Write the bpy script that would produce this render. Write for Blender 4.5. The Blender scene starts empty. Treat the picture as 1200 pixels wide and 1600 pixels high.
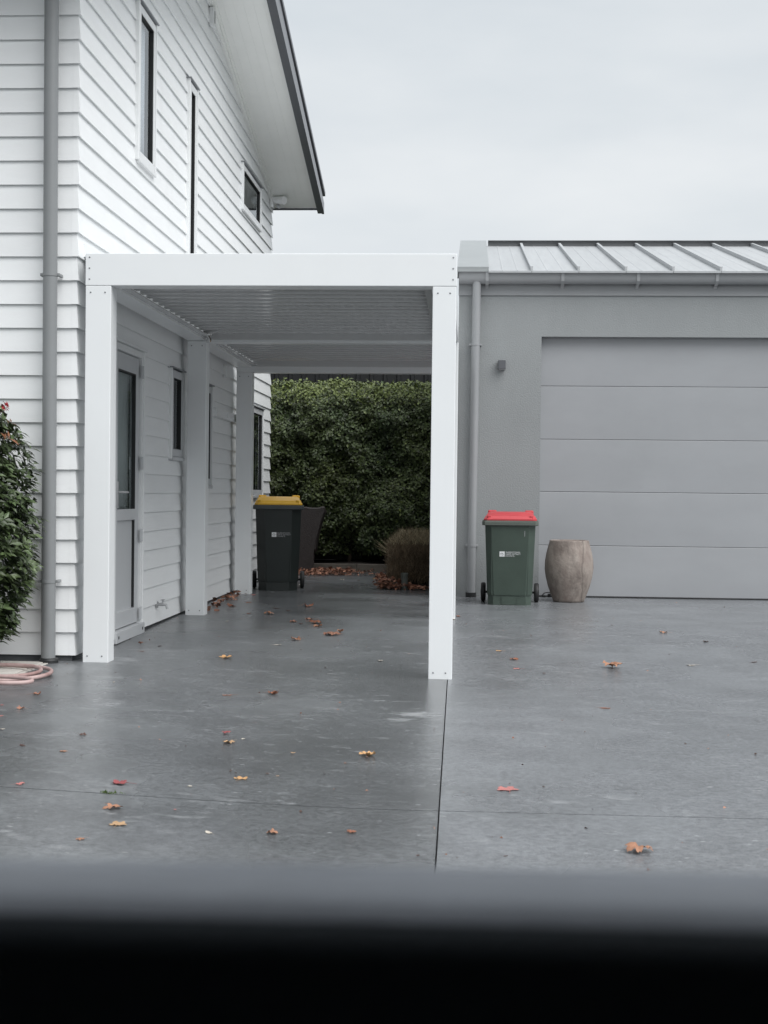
import bpy, bmesh, math, random
from mathutils import Vector, Matrix, noise
random.seed(7)
scene = bpy.context.scene
col = scene.collection
H = 1.225            # eye height above the low point of the driveway; everything is modelled eye-relative in Z, then lifted by H

# ------------------------------------------------------------------ camera
F, CX, CY = 2217.0, 600.0, 800.0                     # focal length and centre for a 1200 x 1600 frame
fwd = Vector((735 - CX, 771 - CY, F)).normalized()   # direction of the driveway seen from the lens
xr = Vector((1, .0112, 0)); xr = (xr - fwd * xr.dot(fwd)).normalized()
up = xr.cross(fwd)
if up.y > 0: up = -up
M = Matrix((xr, fwd, up)).transposed()               # lens axes <- place axes
cam_d = bpy.data.cameras.new('camera'); cam = bpy.data.objects.new('camera', cam_d); col.objects.link(cam)
cam_d.sensor_fit = 'AUTO'; cam_d.sensor_width = 36; cam_d.lens = F / 1600 * 36
cam_d.clip_start = .02; cam_d.clip_end = 2000
cam_d.dof.use_dof = True; cam_d.dof.focus_distance = 12.0; cam_d.dof.aperture_fstop = 10.0
r0, r1, r2 = Vector(M[0]), Vector(M[1]), Vector(M[2])
cam.matrix_world = Matrix((r0, -r1, -r2)).transposed().to_4x4()
cam.location = (0, 0, H)
scene.camera = cam
# ------------------------------------------------------------------ overcast sky and soft sun
SUN = Vector((.55, -.47, .92)).normalized()
world = bpy.data.worlds.new('World'); scene.world = world; world.use_nodes = True
nt = world.node_tree; nt.nodes.clear()
def N(t, kind, **kw):
    n = t.nodes.new(kind)
    for k, v in kw.items(): setattr(n, k, v)
    return n
sky = N(nt, 'ShaderNodeTexSky', sky_type='NISHITA', sun_disc=False, sun_elevation=math.asin(SUN.z), sun_rotation=math.atan2(SUN.x, SUN.y), air_density=1.0, dust_density=4.0, ozone_density=1.0)
hs = N(nt, 'ShaderNodeHueSaturation'); hs.inputs['Saturation'].default_value = .25
tc = N(nt, 'ShaderNodeTexCoord'); mp = N(nt, 'ShaderNodeMapping'); mp.inputs['Scale'].default_value = (1.2, 1.2, 3.5)
cl = N(nt, 'ShaderNodeTexNoise'); cl.inputs['Scale'].default_value = 2.2; cl.inputs['Detail'].default_value = 5; cl.inputs['Roughness'].default_value = .5
cr = N(nt, 'ShaderNodeValToRGB'); cr.color_ramp.elements[0].position = .32; cr.color_ramp.elements[1].position = .72
cr.color_ramp.elements[0].color = (3.02, 3.30, 3.53, 1); cr.color_ramp.elements[1].color = (4.10, 4.22, 4.30, 1)
mx = N(nt, 'ShaderNodeMix', data_type='RGBA'); mx.inputs[0].default_value = .90
bg = N(nt, 'ShaderNodeBackground'); bg.inputs['Strength'].default_value = .10
ow = N(nt, 'ShaderNodeOutputWorld')
l = nt.links.new
l(sky.outputs[0], hs.inputs['Color']); l(tc.outputs['Generated'], mp.inputs[0]); l(mp.outputs[0], cl.inputs['Vector']); l(cl.outputs['Fac'], cr.inputs[0])
l(hs.outputs[0], mx.inputs[6]); l(cr.outputs[0], mx.inputs[7]); l(mx.outputs[2], bg.inputs['Color']); l(bg.outputs[0], ow.inputs[0])
sd = bpy.data.lights.new('sun', 'SUN'); sd.energy = 1.5; sd.angle = math.radians(60); sd.color = (1, .99, .98)
so = bpy.data.objects.new('sun', sd); col.objects.link(so); so.rotation_euler = SUN.to_track_quat('Z', 'Y').to_euler(); so.location = (4, -6, 12)
scene.view_settings.view_transform = 'Standard'; scene.view_settings.look = 'None'; scene.view_settings.gamma = 1
scene.view_settings.use_curve_mapping = False; scene.view_settings.exposure = 1.09
scene.render.film_transparent = False
scene.cycles.max_bounces = 10; scene.cycles.diffuse_bounces = 5; scene.cycles.transparent_max_bounces = 12

# ------------------------------------------------------------------ materials
MATS = {}
def mat(name, c, rough=.5, var=.06, vscale=3.0, stretch=(1, 1, 1), bump=0, bscale=60, bstretch=(1, 1, 1), metal=0, spec=.5, rnd=0, coords='obj', dirt=None, c2=None, island=0, backface=None):
    m = bpy.data.materials.new(name); m.use_nodes = True; t = m.node_tree; L = t.links.new
    b = t.nodes['Principled BSDF']; b.inputs['Roughness'].default_value = rough; b.inputs['Metallic'].default_value = metal
    b.inputs['Specular IOR Level'].default_value = spec
    if coords == 'obj': co = N(t, 'ShaderNodeTexCoord').outputs['Object']
    else: co = N(t, 'ShaderNodeNewGeometry').outputs['Position']
    mp = N(t, 'ShaderNodeMapping'); mp.inputs['Scale'].default_value = stretch; L(co, mp.inputs[0])
    nz = N(t, 'ShaderNodeTexNoise'); nz.inputs['Scale'].default_value = vscale; nz.inputs['Detail'].default_value = 6; nz.inputs['Roughness'].default_value = .6
    L(mp.outputs[0], nz.inputs['Vector'])
    rp = N(t, 'ShaderNodeValToRGB'); e = rp.color_ramp.elements; e[0].position = .3; e[1].position = .7
    hi = c2 or tuple(min(1, x * (1 + var)) for x in c); lo = c if c2 else tuple(x * (1 - var) for x in c)
    e[0].color = (*lo, 1); e[1].color = (*hi, 1); L(nz.outputs['Fac'], rp.inputs[0]); out = rp.outputs[0]
    if rnd or island:
        src = N(t, 'ShaderNodeObjectInfo').outputs['Random'] if rnd else N(t, 'ShaderNodeNewGeometry').outputs['Random Per Island']
        a = rnd or island
        mr = N(t, 'ShaderNodeMapRange'); mr.inputs['To Min'].default_value = 1 - a; mr.inputs['To Max'].default_value = 1 + a; L(src, mr.inputs[0])
        mu = N(t, 'ShaderNodeMix', data_type='RGBA', blend_type='MULTIPLY'); mu.inputs[0].default_value = 1; L(out, mu.inputs[6]); L(mr.outputs[0], mu.inputs[7]); out = mu.outputs[2]
    if dirt:                                        # (colour, amount, scale, stretch, threshold)
        dc, da, ds, dst, th = dirt
        m2 = N(t, 'ShaderNodeMapping'); m2.inputs['Scale'].default_value = dst; L(co, m2.inputs[0])
        n2 = N(t, 'ShaderNodeTexNoise'); n2.inputs['Scale'].default_value = ds; n2.inputs['Detail'].default_value = 8; n2.inputs['Roughness'].default_value = .65; L(m2.outputs[0], n2.inputs['Vector'])
        r2_ = N(t, 'ShaderNodeMapRange'); r2_.inputs['From Min'].default_value = th; r2_.inputs['From Max'].default_value = th + .2; r2_.inputs['To Max'].default_value = da; L(n2.outputs['Fac'], r2_.inputs[0])
        mm = N(t, 'ShaderNodeMix', data_type='RGBA'); L(r2_.outputs[0], mm.inputs[0]); L(out, mm.inputs[6]); mm.inputs[7].default_value = (*dc, 1); out = mm.outputs[2]
    L(out, b.inputs['Base Color'])
    if bump:
        m3 = N(t, 'ShaderNodeMapping'); m3.inputs['Scale'].default_value = bstretch; L(co, m3.inputs[0])
        n3 = N(t, 'ShaderNodeTexNoise'); n3.inputs['Scale'].default_value = bscale; n3.inputs['Detail'].default_value = 4; L(m3.outputs[0], n3.inputs['Vector'])
        bp = N(t, 'ShaderNodeBump'); bp.inputs['Strength'].default_value = bump; bp.inputs['Distance'].default_value = .01; L(n3.outputs['Fac'], bp.inputs['Height']); L(bp.outputs[0], b.inputs['Normal'])
    MATS[name] = m
    return m
mat('board_white', (.82, .835, .84), .42, .025, 2.5, (1, 1, 4), .10, 40, (1, .15, 4), rnd=.02, dirt=((.55, .56, .55), .22, 1.3, (1, 1, .25), .60))
mat('trim_white', (.80, .815, .82), .35, .015, 2)
mat('metal_white', (.80, .82, .83), .33, .012, 3, bump=.03, bscale=300, dirt=((.62, .63, .62), .15, 2.0, (1, 1, .3), .62))
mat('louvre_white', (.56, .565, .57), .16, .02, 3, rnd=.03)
mat('soffit', (.84, .85, .83), .5, .02, 3, rnd=.006)
mat('downpipe_grey', (.225, .235, .24), .38, .04, 4, dirt=((.35, .36, .36), .3, 6, (1, 1, .3), .6))
mat('barge_dark', (.085, .09, .10), .4, .05, 4)
mat('barge_edge', (.20, .21, .225), .4, .05, 4)
mat('joinery_silver', (.50, .515, .53), .38, .02, 4)
mat('joinery_white', (.72, .735, .74), .38, .02, 4)
mat('gasket_black', (.012, .013, .014), .5, .1, 5)
mat('room_dark', (.03, .032, .035), .8, .1, 2)
mat('curtain', (.84, .85, .92), .8, .05, 8, (1, 8, .2))
mat('door_lightener', (.60, .63, .63), .8, .06, 6)  # pale sheet added behind the door glass to lighten it
mat('foundation', (.10, .105, .11), .85, .2, 6, bump=.3, bscale=50)
mat('rivet_grey', (.25, .26, .27), .4, .05, 4, metal=.6)
mat('plaster', (.285, .30, .305), .85, .06, 1.4, (1, 1, .6), .45, 70, (1, 1, 1), dirt=((.22, .23, .235), .35, 1.1, (1, 1, .35), .58))
mat('door_grey', (.335, .345, .36), .30, .045, 1.0, (1, 1, 2.2), .05, 120, rnd=.012, dirt=((.27, .28, .29), .25, .9, (1, 1, .4), .58))
mat('gutter_grey', (.30, .31, .32), .34, .04, 3, dirt=((.20, .205, .21), .3, 3, (1, 1, 1), .6))
mat('roof_metal', (.43, .445, .455), .42, .05, 2.2, (6, .5, 1), rnd=.03, dirt=((.33, .345, .365), .5, 5, (6, .35, 1), .52))
mat('roof_cap', (.315, .335, .34), .42, .04, 3, dirt=((.40, .42, .42), .35, 2.5, (1, 1, 1), .55))
mat('bracket_grey', (.36, .37, .38), .4, .04, 6)
mat('ridge_shade_grey', (.17, .175, .18), .5, .05, 5)  # darker grey paints in the shadow under the ridge flashing
mat('roof_under', (.10, .105, .11), .6, .05, 3)
mat('seal_black', (.012, .012, .013), .55, .1, 5)
mat('light_body', (.10, .105, .115), .45, .05, 8)
mat('bin_green', (.050, .072, .058), .42, .10, 5, bump=.12, bscale=90, dirt=((.16, .17, .15), .35, 4, (1, 1, .5), .64))
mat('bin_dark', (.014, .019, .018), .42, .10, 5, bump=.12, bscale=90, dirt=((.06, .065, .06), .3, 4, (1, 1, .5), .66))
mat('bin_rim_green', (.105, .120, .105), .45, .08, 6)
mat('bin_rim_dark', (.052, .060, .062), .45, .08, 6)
mat('lid_red', (.50, .050, .060), .38, .06, 6, dirt=((.55, .14, .14), .3, 6, (1, 1, 1), .6))
mat('lid_yellow', (.60, .34, .012), .38, .06, 6, dirt=((.42, .26, .03), .3, 6, (1, 1, 1), .6))
mat('rubber', (.012, .012, .013), .6, .1, 9)
mat('print_white', (.74, .75, .76), .6, .02, 9)
mat('print_dark', (.03, .035, .035), .6, .02, 9)
mat('wicker', (.027, .021, .020), .6, .25, 30, (1, 1, 1), .9, 55, (1, 1, 3))
mat('bollard', (.085, .095, .085), .7, .1, 9)
mat('timber_kerb', (.120, .105, .088), .85, .2, 5, (.3, 1, 2), .4, 40, (.2, 1, 2), dirt=((.05, .045, .04), .6, 4, (1, 1, 1), .5))
mat('soil', (.028, .022, .018), .95, .35, 9, bump=.9, bscale=40)
mat('earth', (.060, .062, .045), .95, .3, 1, coords='pos')
mat('hedge_leaf', (.030, .052, .018), .5, .35, 1.1, island=.6, c2=(.078, .100, .028), coords='pos')
mat('hedge_shoot', (.13, .165, .045), .45, .25, 2.0, island=.35, coords='pos')
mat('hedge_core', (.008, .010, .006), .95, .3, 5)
mat('shrub_leaf', (.036, .058, .022), .38, .3, 3.0, island=.6, c2=(.080, .112, .045))
mat('shrub_bronze', (.16, .065, .030), .45, .3, 5, island=.4)
mat('flower_red', (.48, .045, .06), .5, .2, 30, island=.3)
mat('bark', (.075, .058, .042), .9, .3, 12, bump=.5, bscale=40)
mat('dry_twig', (.150, .112, .070), .8, .3, 6, island=.5, coords='pos')
mat('dry_tip', (.36, .31, .20), .8, .3, 6, island=.4, coords='pos')
mat('shed_dark', (.008, .009, .010), .6, .1, 3)
mat('hose', (.46, .34, .325), .5, .08, 6, dirt=((.24, .13, .12), .8, 3.5, (1, 1, 1), .47))
mat('hose_brass', (.34, .16, .10), .5, .1, 8)
mat('paver', (.50, .475, .44), .85, .08, 5, bump=.3, bscale=70, rnd=.08, dirt=((.16, .14, .10), .7, 7, (1, 1, 1), .55))
mat('cap_black', (.02, .021, .022), .55, .1, 9, dirt=((.5, .5, .5), .7, 9, (1, 1, 4), .66))
mat('weed', (.07, .12, .02), .5, .2, 20, island=.3)
mat('chrome', (.75, .75, .75), .15, .02, 8, metal=1)
mat('brass_grey', (.42, .43, .44), .4, .05, 8, metal=.4)
LEAFM = {}
for k, c, c2 in (('orange', (.29, .130, .078), (.46, .25, .155)), ('tan', (.50, .27, .115), (.62, .38, .18)), ('brown', (.19, .070, .040), (.33, .14, .080)), ('dark', (.055, .030, .026), (.13, .065, .050)), ('pink', (.42, .135, .130), (.54, .24, .215)), ('red', (.20, .040, .045), (.38, .10, .10)), ('pale', (.52, .46, .38), (.62, .58, .52)), ('gold', (.40, .235, .115), (.54, .37, .22)), ('rust', (.22, .095, .062), (.42, .22, .15))):
    LEAFM[k] = mat('leaf_' + k, c, .6, 0, 40, c2=c2, bump=.3, bscale=120)
mat('litter', (.12, .050, .034), .7, .3, 8, island=.6, c2=(.38, .19, .12), coords='pos')

def glass_mat():
    m = bpy.data.materials.new('window_glass'); m.use_nodes = True; t = m.node_tree; t.nodes.clear(); L = t.links.new
    tr = N(t, 'ShaderNodeBsdfTransparent'); tr.inputs[0].default_value = (.86, .88, .88, 1)
    gl = N(t, 'ShaderNodeBsdfGlossy'); gl.inputs['Roughness'].default_value = .01; gl.inputs['Color'].default_value = (.9, .93, .95, 1)
    fr = N(t, 'ShaderNodeFresnel'); fr.inputs['IOR'].default_value = 2.1
    mi = N(t, 'ShaderNodeMixShader'); o = N(t, 'ShaderNodeOutputMaterial')
    ge = N(t, 'ShaderNodeNewGeometry'); su = N(t, 'ShaderNodeMath', operation='SUBTRACT'); su.inputs[0].default_value = 1; L(ge.outputs['Backfacing'], su.inputs[1]); pr = N(t, 'ShaderNodeMath', operation='MULTIPLY'); L(fr.outputs[0], pr.inputs[0]); L(su.outputs[0], pr.inputs[1]); L(pr.outputs[0], mi.inputs[0]); L(tr.outputs[0], mi.inputs[1]); L(gl.outputs[0], mi.inputs[2]); L(mi.outputs[0], o.inputs[0])
    MATS['window_glass'] = m
glass_mat()

def concrete_mat(name, base, blotch, seed):
    """charcoal sealed concrete: trowel streaks, worn pale flecks, damp blotches, broom marks"""
    m = bpy.data.materials.new(name); m.use_nodes = True; t = m.node_tree; L = t.links.new; b = t.nodes['Principled BSDF']
    pos = N(t, 'ShaderNodeNewGeometry').outputs['Position']
    def noisy(scale, st, detail=6, rough=.6, off=0):
        mp = N(t, 'ShaderNodeMapping'); mp.inputs['Scale'].default_value = st; mp.inputs['Location'].default_value = (off + seed, off * 2.1, 0); L(pos, mp.inputs[0])
        n = N(t, 'ShaderNodeTexNoise'); n.inputs['Scale'].default_value = scale; n.inputs['Detail'].default_value = detail; n.inputs['Roughness'].default_value = rough; L(mp.outputs[0], n.inputs['Vector']); return n.outputs['Fac']
    def rng(x, a, b_, lo, hi):
        r = N(t, 'ShaderNodeMapRange'); r.inputs['From Min'].default_value = a; r.inputs['From Max'].default_value = b_; r.inputs['To Min'].default_value = lo; r.inputs['To Max'].default_value = hi; L(x, r.inputs[0]); return r.outputs[0]
    def mul(c, x):
        q = N(t, 'ShaderNodeMix', data_type='RGBA', blend_type='MULTIPLY'); q.inputs[0].default_value = 1
        L(c, q.inputs[6]); L(x, q.inputs[7]); return q.outputs[2]
    def mixc(c, colr, fac):
        q = N(t, 'ShaderNodeMix', data_type='RGBA'); L(fac, q.inputs[0]); L(c, q.inputs[6]); q.inputs[7].default_value = (*colr, 1); return q.outputs[2]
    rgb = N(t, 'ShaderNodeRGB'); rgb.outputs[0].default_value = (*base, 1); c = rgb.outputs[0]
    big = noisy(.55, (1, .8, 1), 4, .5, 3.1)
    c = mul(c, rng(big, .32, .68, 1 - blotch, 1 + blotch * .7))
    mid = noisy(2.2, (1, .8, 1), 6, .66, 9.2)
    c = mul(c, rng(mid, .3, .7, .86 - blotch * .25, 1.10 + blotch * .25))
    streak = noisy(3.0, (.7, 1.3, 1), 5, .6, 5.0)
    c = mul(c, rng(streak, .35, .65, .92, 1.07))
    fine = noisy(160, (1, 1, 1), 3, .7, 1.0)
    c = mul(c, rng(fine, .3, .7, .74, 1.26))
    grit = noisy(34, (1, 1, 1), 4, .75, 11.0); c = mul(c, rng(grit, .35, .65, .74, 1.22))
    scuff = noisy(9, (.5, .9, 1), 8, .74, 14.0); gate = noisy(1.1, (1, 1, 1), 3, .5, 21.0)
    g = N(t, 'ShaderNodeMath', operation='MULTIPLY'); L(rng(scuff, .56, .66, 0, .75), g.inputs[0]); L(rng(gate, .36, .56, 0, 1), g.inputs[1])
    c = mixc(c, (.29, .30, .31), g.outputs[0])
    fleck = noisy(38, (.55, 1, 1), 2, .5, 33.0)
    c = mixc(c, (.40, .41, .42), rng(fleck, .70, .76, 0, .75))
    crack = noisy(1.5, (.5, 1, 1), 4, .55, 40.0)
    ab = N(t, 'ShaderNodeMath', operation='SUBTRACT'); L(crack, ab.inputs[0]); ab.inputs[1].default_value = .5
    aa = N(t, 'ShaderNodeMath', operation='ABSOLUTE'); L(ab.outputs[0], aa.inputs[0])
    g2 = N(t, 'ShaderNodeMath', operation='MULTIPLY'); L(rng(aa.outputs[0], 0, .006, .38, 0), g2.inputs[0]); L(rng(noisy(.9, (1, 1, 1), 2, .5, 51), .5, .6, 0, 1), g2.inputs[1])
    c = mixc(c, (.035, .037, .04), g2.outputs[0])
    for (px, py, sx, sy, amt) in ((-.285, 7.82, .11, .11, .45), (-.36, 7.62, .08, .07, .28)):    # two spilt-powder marks beside the post
        mp = N(t, 'ShaderNodeMapping'); mp.vector_type = 'TEXTURE'; mp.inputs['Location'].default_value = (px, py, 0); mp.inputs['Scale'].default_value = (sx, sy, 50); L(pos, mp.inputs[0])
        ln = N(t, 'ShaderNodeVectorMath', operation='LENGTH'); L(mp.outputs[0], ln.inputs[0])
        sb = N(t, 'ShaderNodeMath', operation='ADD'); L(ln.outputs['Value'], sb.inputs[0]); L(rng(noisy(22, (.5, 1, 1), 6, .75, 60), .3, .7, -.75, .75), sb.inputs[1])
        c = mixc(c, (.66, .68, .69), rng(sb.outputs[0], .3, 1.1, amt, 0))
    L(c, b.inputs['Base Color'])
    L(rng(big, .35, .65, .20, .34), b.inputs['Roughness']); b.inputs['Specular IOR Level'].default_value = .80
    bn = noisy(90, (1, 1, 1), 5, .7, 2.0); bp = N(t, 'ShaderNodeBump'); bp.inputs['Strength'].default_value = .22; bp.inputs['Distance'].default_value = .006; L(bn, bp.inputs['Height']); L(bp.outputs[0], b.inputs['Normal'])
    MATS[name] = m
concrete_mat('concrete_left', (.128, .135, .142), .32, 0)
concrete_mat('concrete_right', (.172, .181, .192), .13, 7)

def pot_mat():
    m = mat('pot_stone', (.185, .145, .128), .85, 0, 7, (1, 1, .5), .5, 45, c2=(.350, .310, .275), dirt=((.105, .084, .074), .8, 5.5, (1, 1, .6), .49))
    t = m.node_tree; L = t.links.new; b = t.nodes['Principled BSDF']; src = b.inputs['Base Color'].links[0].from_socket
    co = N(t, 'ShaderNodeTexCoord').outputs['Object']; sp = N(t, 'ShaderNodeSeparateXYZ'); L(co, sp.inputs[0])
    mp = N(t, 'ShaderNodeMapping'); mp.inputs['Scale'].default_value = (0, 0, 4); L(co, mp.inputs[0])
    n = N(t, 'ShaderNodeTexNoise'); n.inputs['Scale'].default_value = 1; n.inputs['Detail'].default_value = 5; L(mp.outputs[0], n.inputs['Vector'])
    a = N(t, 'ShaderNodeMath', operation='MULTIPLY_ADD'); L(n.outputs['Fac'], a.inputs[0]); a.inputs[1].default_value = -.09; L(sp.outputs['X'], a.inputs[2])
    s = N(t, 'ShaderNodeMath', operation='SUBTRACT'); L(a.outputs[0], s.inputs[0]); s.inputs[1].default_value = .085
    ab = N(t, 'ShaderNodeMath', operation='ABSOLUTE'); L(s.outputs[0], ab.inputs[0])
    mr = N(t, 'ShaderNodeMapRange'); mr.inputs['From Max'].default_value = .012; mr.inputs['To Min'].default_value = .6; mr.inputs['To Max'].default_value = 0; L(ab.outputs[0], mr.inputs[0])
    q = N(t, 'ShaderNodeMix', data_type='RGBA'); L(mr.outputs[0], q.inputs[0]); L(src, q.inputs[6]); q.inputs[7].default_value = (.09, .075, .065, 1); L(q.outputs[2], b.inputs['Base Color'])
pot_mat()

# ------------------------------------------------------------------ mesh helpers
class B:
    def __init__(s): s.bm = bmesh.new()
    def face(s, pts):
        try: return s.bm.faces.new([s.bm.verts.new(p) for p in pts])
        except ValueError: return None
    def box(s, x0, x1, y0, y1, z0, z1, bev=0):
        vs = [s.bm.verts.new((x, y, z)) for x in (x0, x1) for y in (y0, y1) for z in (z0, z1)]
        fs = [s.bm.faces.new([vs[i] for i in q]) for q in ((0, 1, 3, 2), (4, 6, 7, 5), (0, 4, 5, 1), (2, 3, 7, 6), (0, 2, 6, 4), (1, 5, 7, 3))]
        if bev:
            es = list({e for f in fs for e in f.edges}); bmesh.ops.bevel(s.bm, geom=es, offset=bev, segments=2, affect='EDGES', profile=.5)
        return s
    def loft(s, rings, cap=True, closed=True):
        R = [[s.bm.verts.new(p) for p in r] for r in rings]; n = len(R[0])
        for a, b in zip(R, R[1:]):
            for i in range(n if closed else n - 1):
                s.bm.faces.new((a[i], a[(i + 1) % n], b[(i + 1) % n], b[i]))
        if cap and closed: s.bm.faces.new(R[0][::-1]); s.bm.faces.new(R[-1])
        return s
    def prism(s, prof, fn, a, b):           # prof: 2-D points, fn(p, t) -> 3-D
        return s.loft([[fn(p, a) for p in prof], [fn(p, b) for p in prof]])
    def cyl(s, p, q, r, n=16, r2=None, cap=True):
        p, q = Vector(p), Vector(q); d = (q - p).normalized(); u = d.orthogonal().normalized(); v = d.cross(u); r2 = r if r2 is None else r2
        return s.loft([[c + (u * math.cos(k * math.tau / n) + v * math.sin(k * math.tau / n)) * rr for k in range(n)] for c, rr in ((p, r), (q, r2))], cap)
    def tube(s, pts, r, n=8):
        pts = [Vector(p) for p in pts]; rings = []; u = None
        for i, p in enumerate(pts):
            d = (pts[min(i + 1, len(pts) - 1)] - pts[max(i - 1, 0)]).normalized()
            u = (d.orthogonal() if u is None else u - d * u.dot(d)).normalized(); v = d.cross(u); rr = r(i / (len(pts) - 1)) if callable(r) else r
            rings.append([p + (u * math.cos(k * math.tau / n) + v * math.sin(k * math.tau / n)) * rr for k in range(n)])
        return s.loft(rings)
    def lathe(s, prof, n=40, c=(0, 0, 0)):
        rings = [[(c[0] + r * math.cos(k * math.tau / n), c[1] + r * math.sin(k * math.tau / n), c[2] + z) for k in range(n)] for r, z in prof]
        return s.loft(rings)
def root_loc(p):
    while p.parent: p = p.parent
    return p.location
def build(name, b, m, parent=None, smooth=False, local=False, sm_angle=None):
    bm = b.bm if isinstance(b, B) else b
    bmesh.ops.recalc_face_normals(bm, faces=bm.faces)
    if parent and not local: bmesh.ops.translate(bm, verts=bm.verts, vec=-root_loc(parent))
    me = bpy.data.meshes.new(name); bm.to_mesh(me); bm.free()
    for mm in (m if isinstance(m, (list, tuple)) else [m]): me.materials.append(MATS[mm] if isinstance(mm, str) else mm)
    if smooth: me.shade_smooth()
    if sm_angle: me.shade_smooth(); me.set_sharp_from_angle(angle=math.radians(sm_angle))
    o = bpy.data.objects.new(name, me); col.objects.link(o)
    if parent: o.parent = parent
    return o
def copy_of(o, parent=None, loc=None):
    c = o.copy(); col.objects.link(c); c.parent = parent or o.parent
    if loc is not None: c.location = loc
    return c
def tag(o, label=None, cat=None, group=None, kind=None):
    if label: o['label'] = label
    if cat: o['category'] = cat
    if group: o['group'] = group
    if kind: o['kind'] = kind
    return o
def thing(name, label, cat, loc=(0, 0, 0), rz=0, group=None):
    o = bpy.data.objects.new(name, None); o.empty_display_size = .2; col.objects.link(o); o.location = loc; o.rotation_euler = (0, 0, rz)
    return tag(o, label, cat, group)
def sstep(a, b, x):
    t = max(0, min(1, (x - a) / (b - a))); return t * t * (3 - 2 * t)
def G(x, y):                                  # lie of the driveway, eye-relative: flat by the buildings, falling towards the car
    return -1.130 - sstep(12.6, 9.1, y) * (.022 + .070 * sstep(-2.6, -.2, x)) - sstep(9, 4, y) * .012

# ------------------------------------------------------------------ ground
b = B(); b.face([(-400, -300, -1.33), (400, -300, -1.33), (400, 600, -1.33), (-400, 600, -1.33)])
tag(build('ground', b, 'earth'), kind='structure')
drive = bpy.data.objects.new('driveway', None); col.objects.link(drive); tag(drive, kind='structure')
JX, JY, GAP = -.120, 5.485, .0030
def jshift(x, y): return (-.100 - .0076 * (min(max(y, 3), 20) - 4.62) - JX) if abs(x - JX) < .01 else 0
def slab(x0, x1, y0, y1, m):
    xs = sorted({x0, x1, *[v for v in [x * .25 + .125 for x in range(-16, 17)] if x0 < v < x1 and abs(v - JX) > .1]}); ys = sorted({y0, y1, *[v for v in [y * .25 for y in range(10, 82)] if y0 < v < y1]})
    b = B(); g = [[b.bm.verts.new((x + jshift(x, y), y, G(x, y))) for x in xs] for y in ys]
    for j in range(len(ys) - 1):
        for i in range(len(xs) - 1): b.bm.faces.new((g[j][i], g[j][i + 1], g[j + 1][i + 1], g[j + 1][i]))
    edge = [g[0][i] for i in range(len(xs))] + [g[j][-1] for j in range(1, len(ys))] + [g[-1][i] for i in range(len(xs) - 2, -1, -1)] + [g[j][0] for j in range(len(ys) - 2, 0, -1)]
    edge = [b.bm.verts.new(v.co) for v in edge]; low = [b.bm.verts.new((v.co.x, v.co.y, v.co.z - .06)) for v in edge]
    for i in range(len(edge)):
        k = (i + 1) % len(edge); b.bm.faces.new((edge[k], edge[i], low[i], low[k]))
    o = build('concrete_slab', b, m, drive)
    for p in o.data.polygons: p.use_smooth = abs(p.normal.z) > .5
    return o
slab(-14, JX - GAP, JY + .0042, 20.08, 'concrete_left'); slab(JX + GAP, 16, JY + .0042, 20.08, 'concrete_right')
slab(-14, JX - GAP, -6, JY - .0042, 'concrete_left'); slab(JX + GAP, 16, -6, JY - .0042, 'concrete_right')
b = B(); b.face([(-14, -6, -1.262), (16, -6, -1.262), (16, 20.08, -1.262), (-14, 20.08, -1.262)])
build('joint_filler', b, 'seal_black', drive)

# ------------------------------------------------------------------ house
W, YC, YB = -2.62, 9.32, 18.5                 # side wall face, front corner, back corner
rows = [-1.112]
while rows[-1] < 5.0: rows.append(rows[-1] + .1542 + .00028 * (len(rows) - 1))
RIDGE_Y, EAVE_Y, EAVE_Z, SL = 13.55, 18.62, 3.72, .24
def rake(y): return EAVE_Z + SL * (min(EAVE_Y - y, y - (2 * RIDGE_Y - EAVE_Y)))
house = thing('weatherboard_house', 'two storey white weatherboard house with raked eaves, left of the carport', 'house', (W, YC, G(W, YC)))
DT = .021                                     # how far each board tapers back
OPEN = dict(w1=(10.93, 11.50, 2.585, 3.785), w2=(12.92, 13.26, 1.95, 3.755), w3=(15.99, 17.34, 3.21, 3.705), door=(10.29, 11.175, -1.2, 1.09), sw=(12.255, 12.735, .295, 1.055), nw=(13.62, 14.165, .055, 1.035), rw=(16.62, 17.70, -.05, 1.005))
def dep(z, z0, z1): return DT * (z - z0) / (z1 + .025 - z0)
def side_board(ya, yb, za, zb, z0, z1, corner0=False, corner1=False):
    top = zb + (.025 if zb >= z1 - 1e-6 else 0)
    prof = [(dep(za, z0, z1), za), (dep(top, z0, z1), top), (.034, top)] + ([(.034, za + .009), (.0072, za + .009), (.0068, za)] if za <= z0 + 1e-6 else [(.034, za)])
    b = B(); b.loft([[(W - d, ya + (d if corner0 else 0), z) for d, z in prof], [(W - d, yb - (d if corner1 else 0), z) for d, z in prof]])
    return build('weatherboard', b, 'board_white', house)
def front_board(xa, z0, z1):
    top = z1 + .025; prof = [(0, z0), (DT, top), (.034, top), (.034, z0 + .009), (.0072, z0 + .009), (.0068, z0)]
    b = B(); b.loft([[(xa, YC + d, z) for d, z in prof], [(W - d, YC + d, z) for d, z in prof]])
    return build('weatherboard', b, 'board_white', house)
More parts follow.
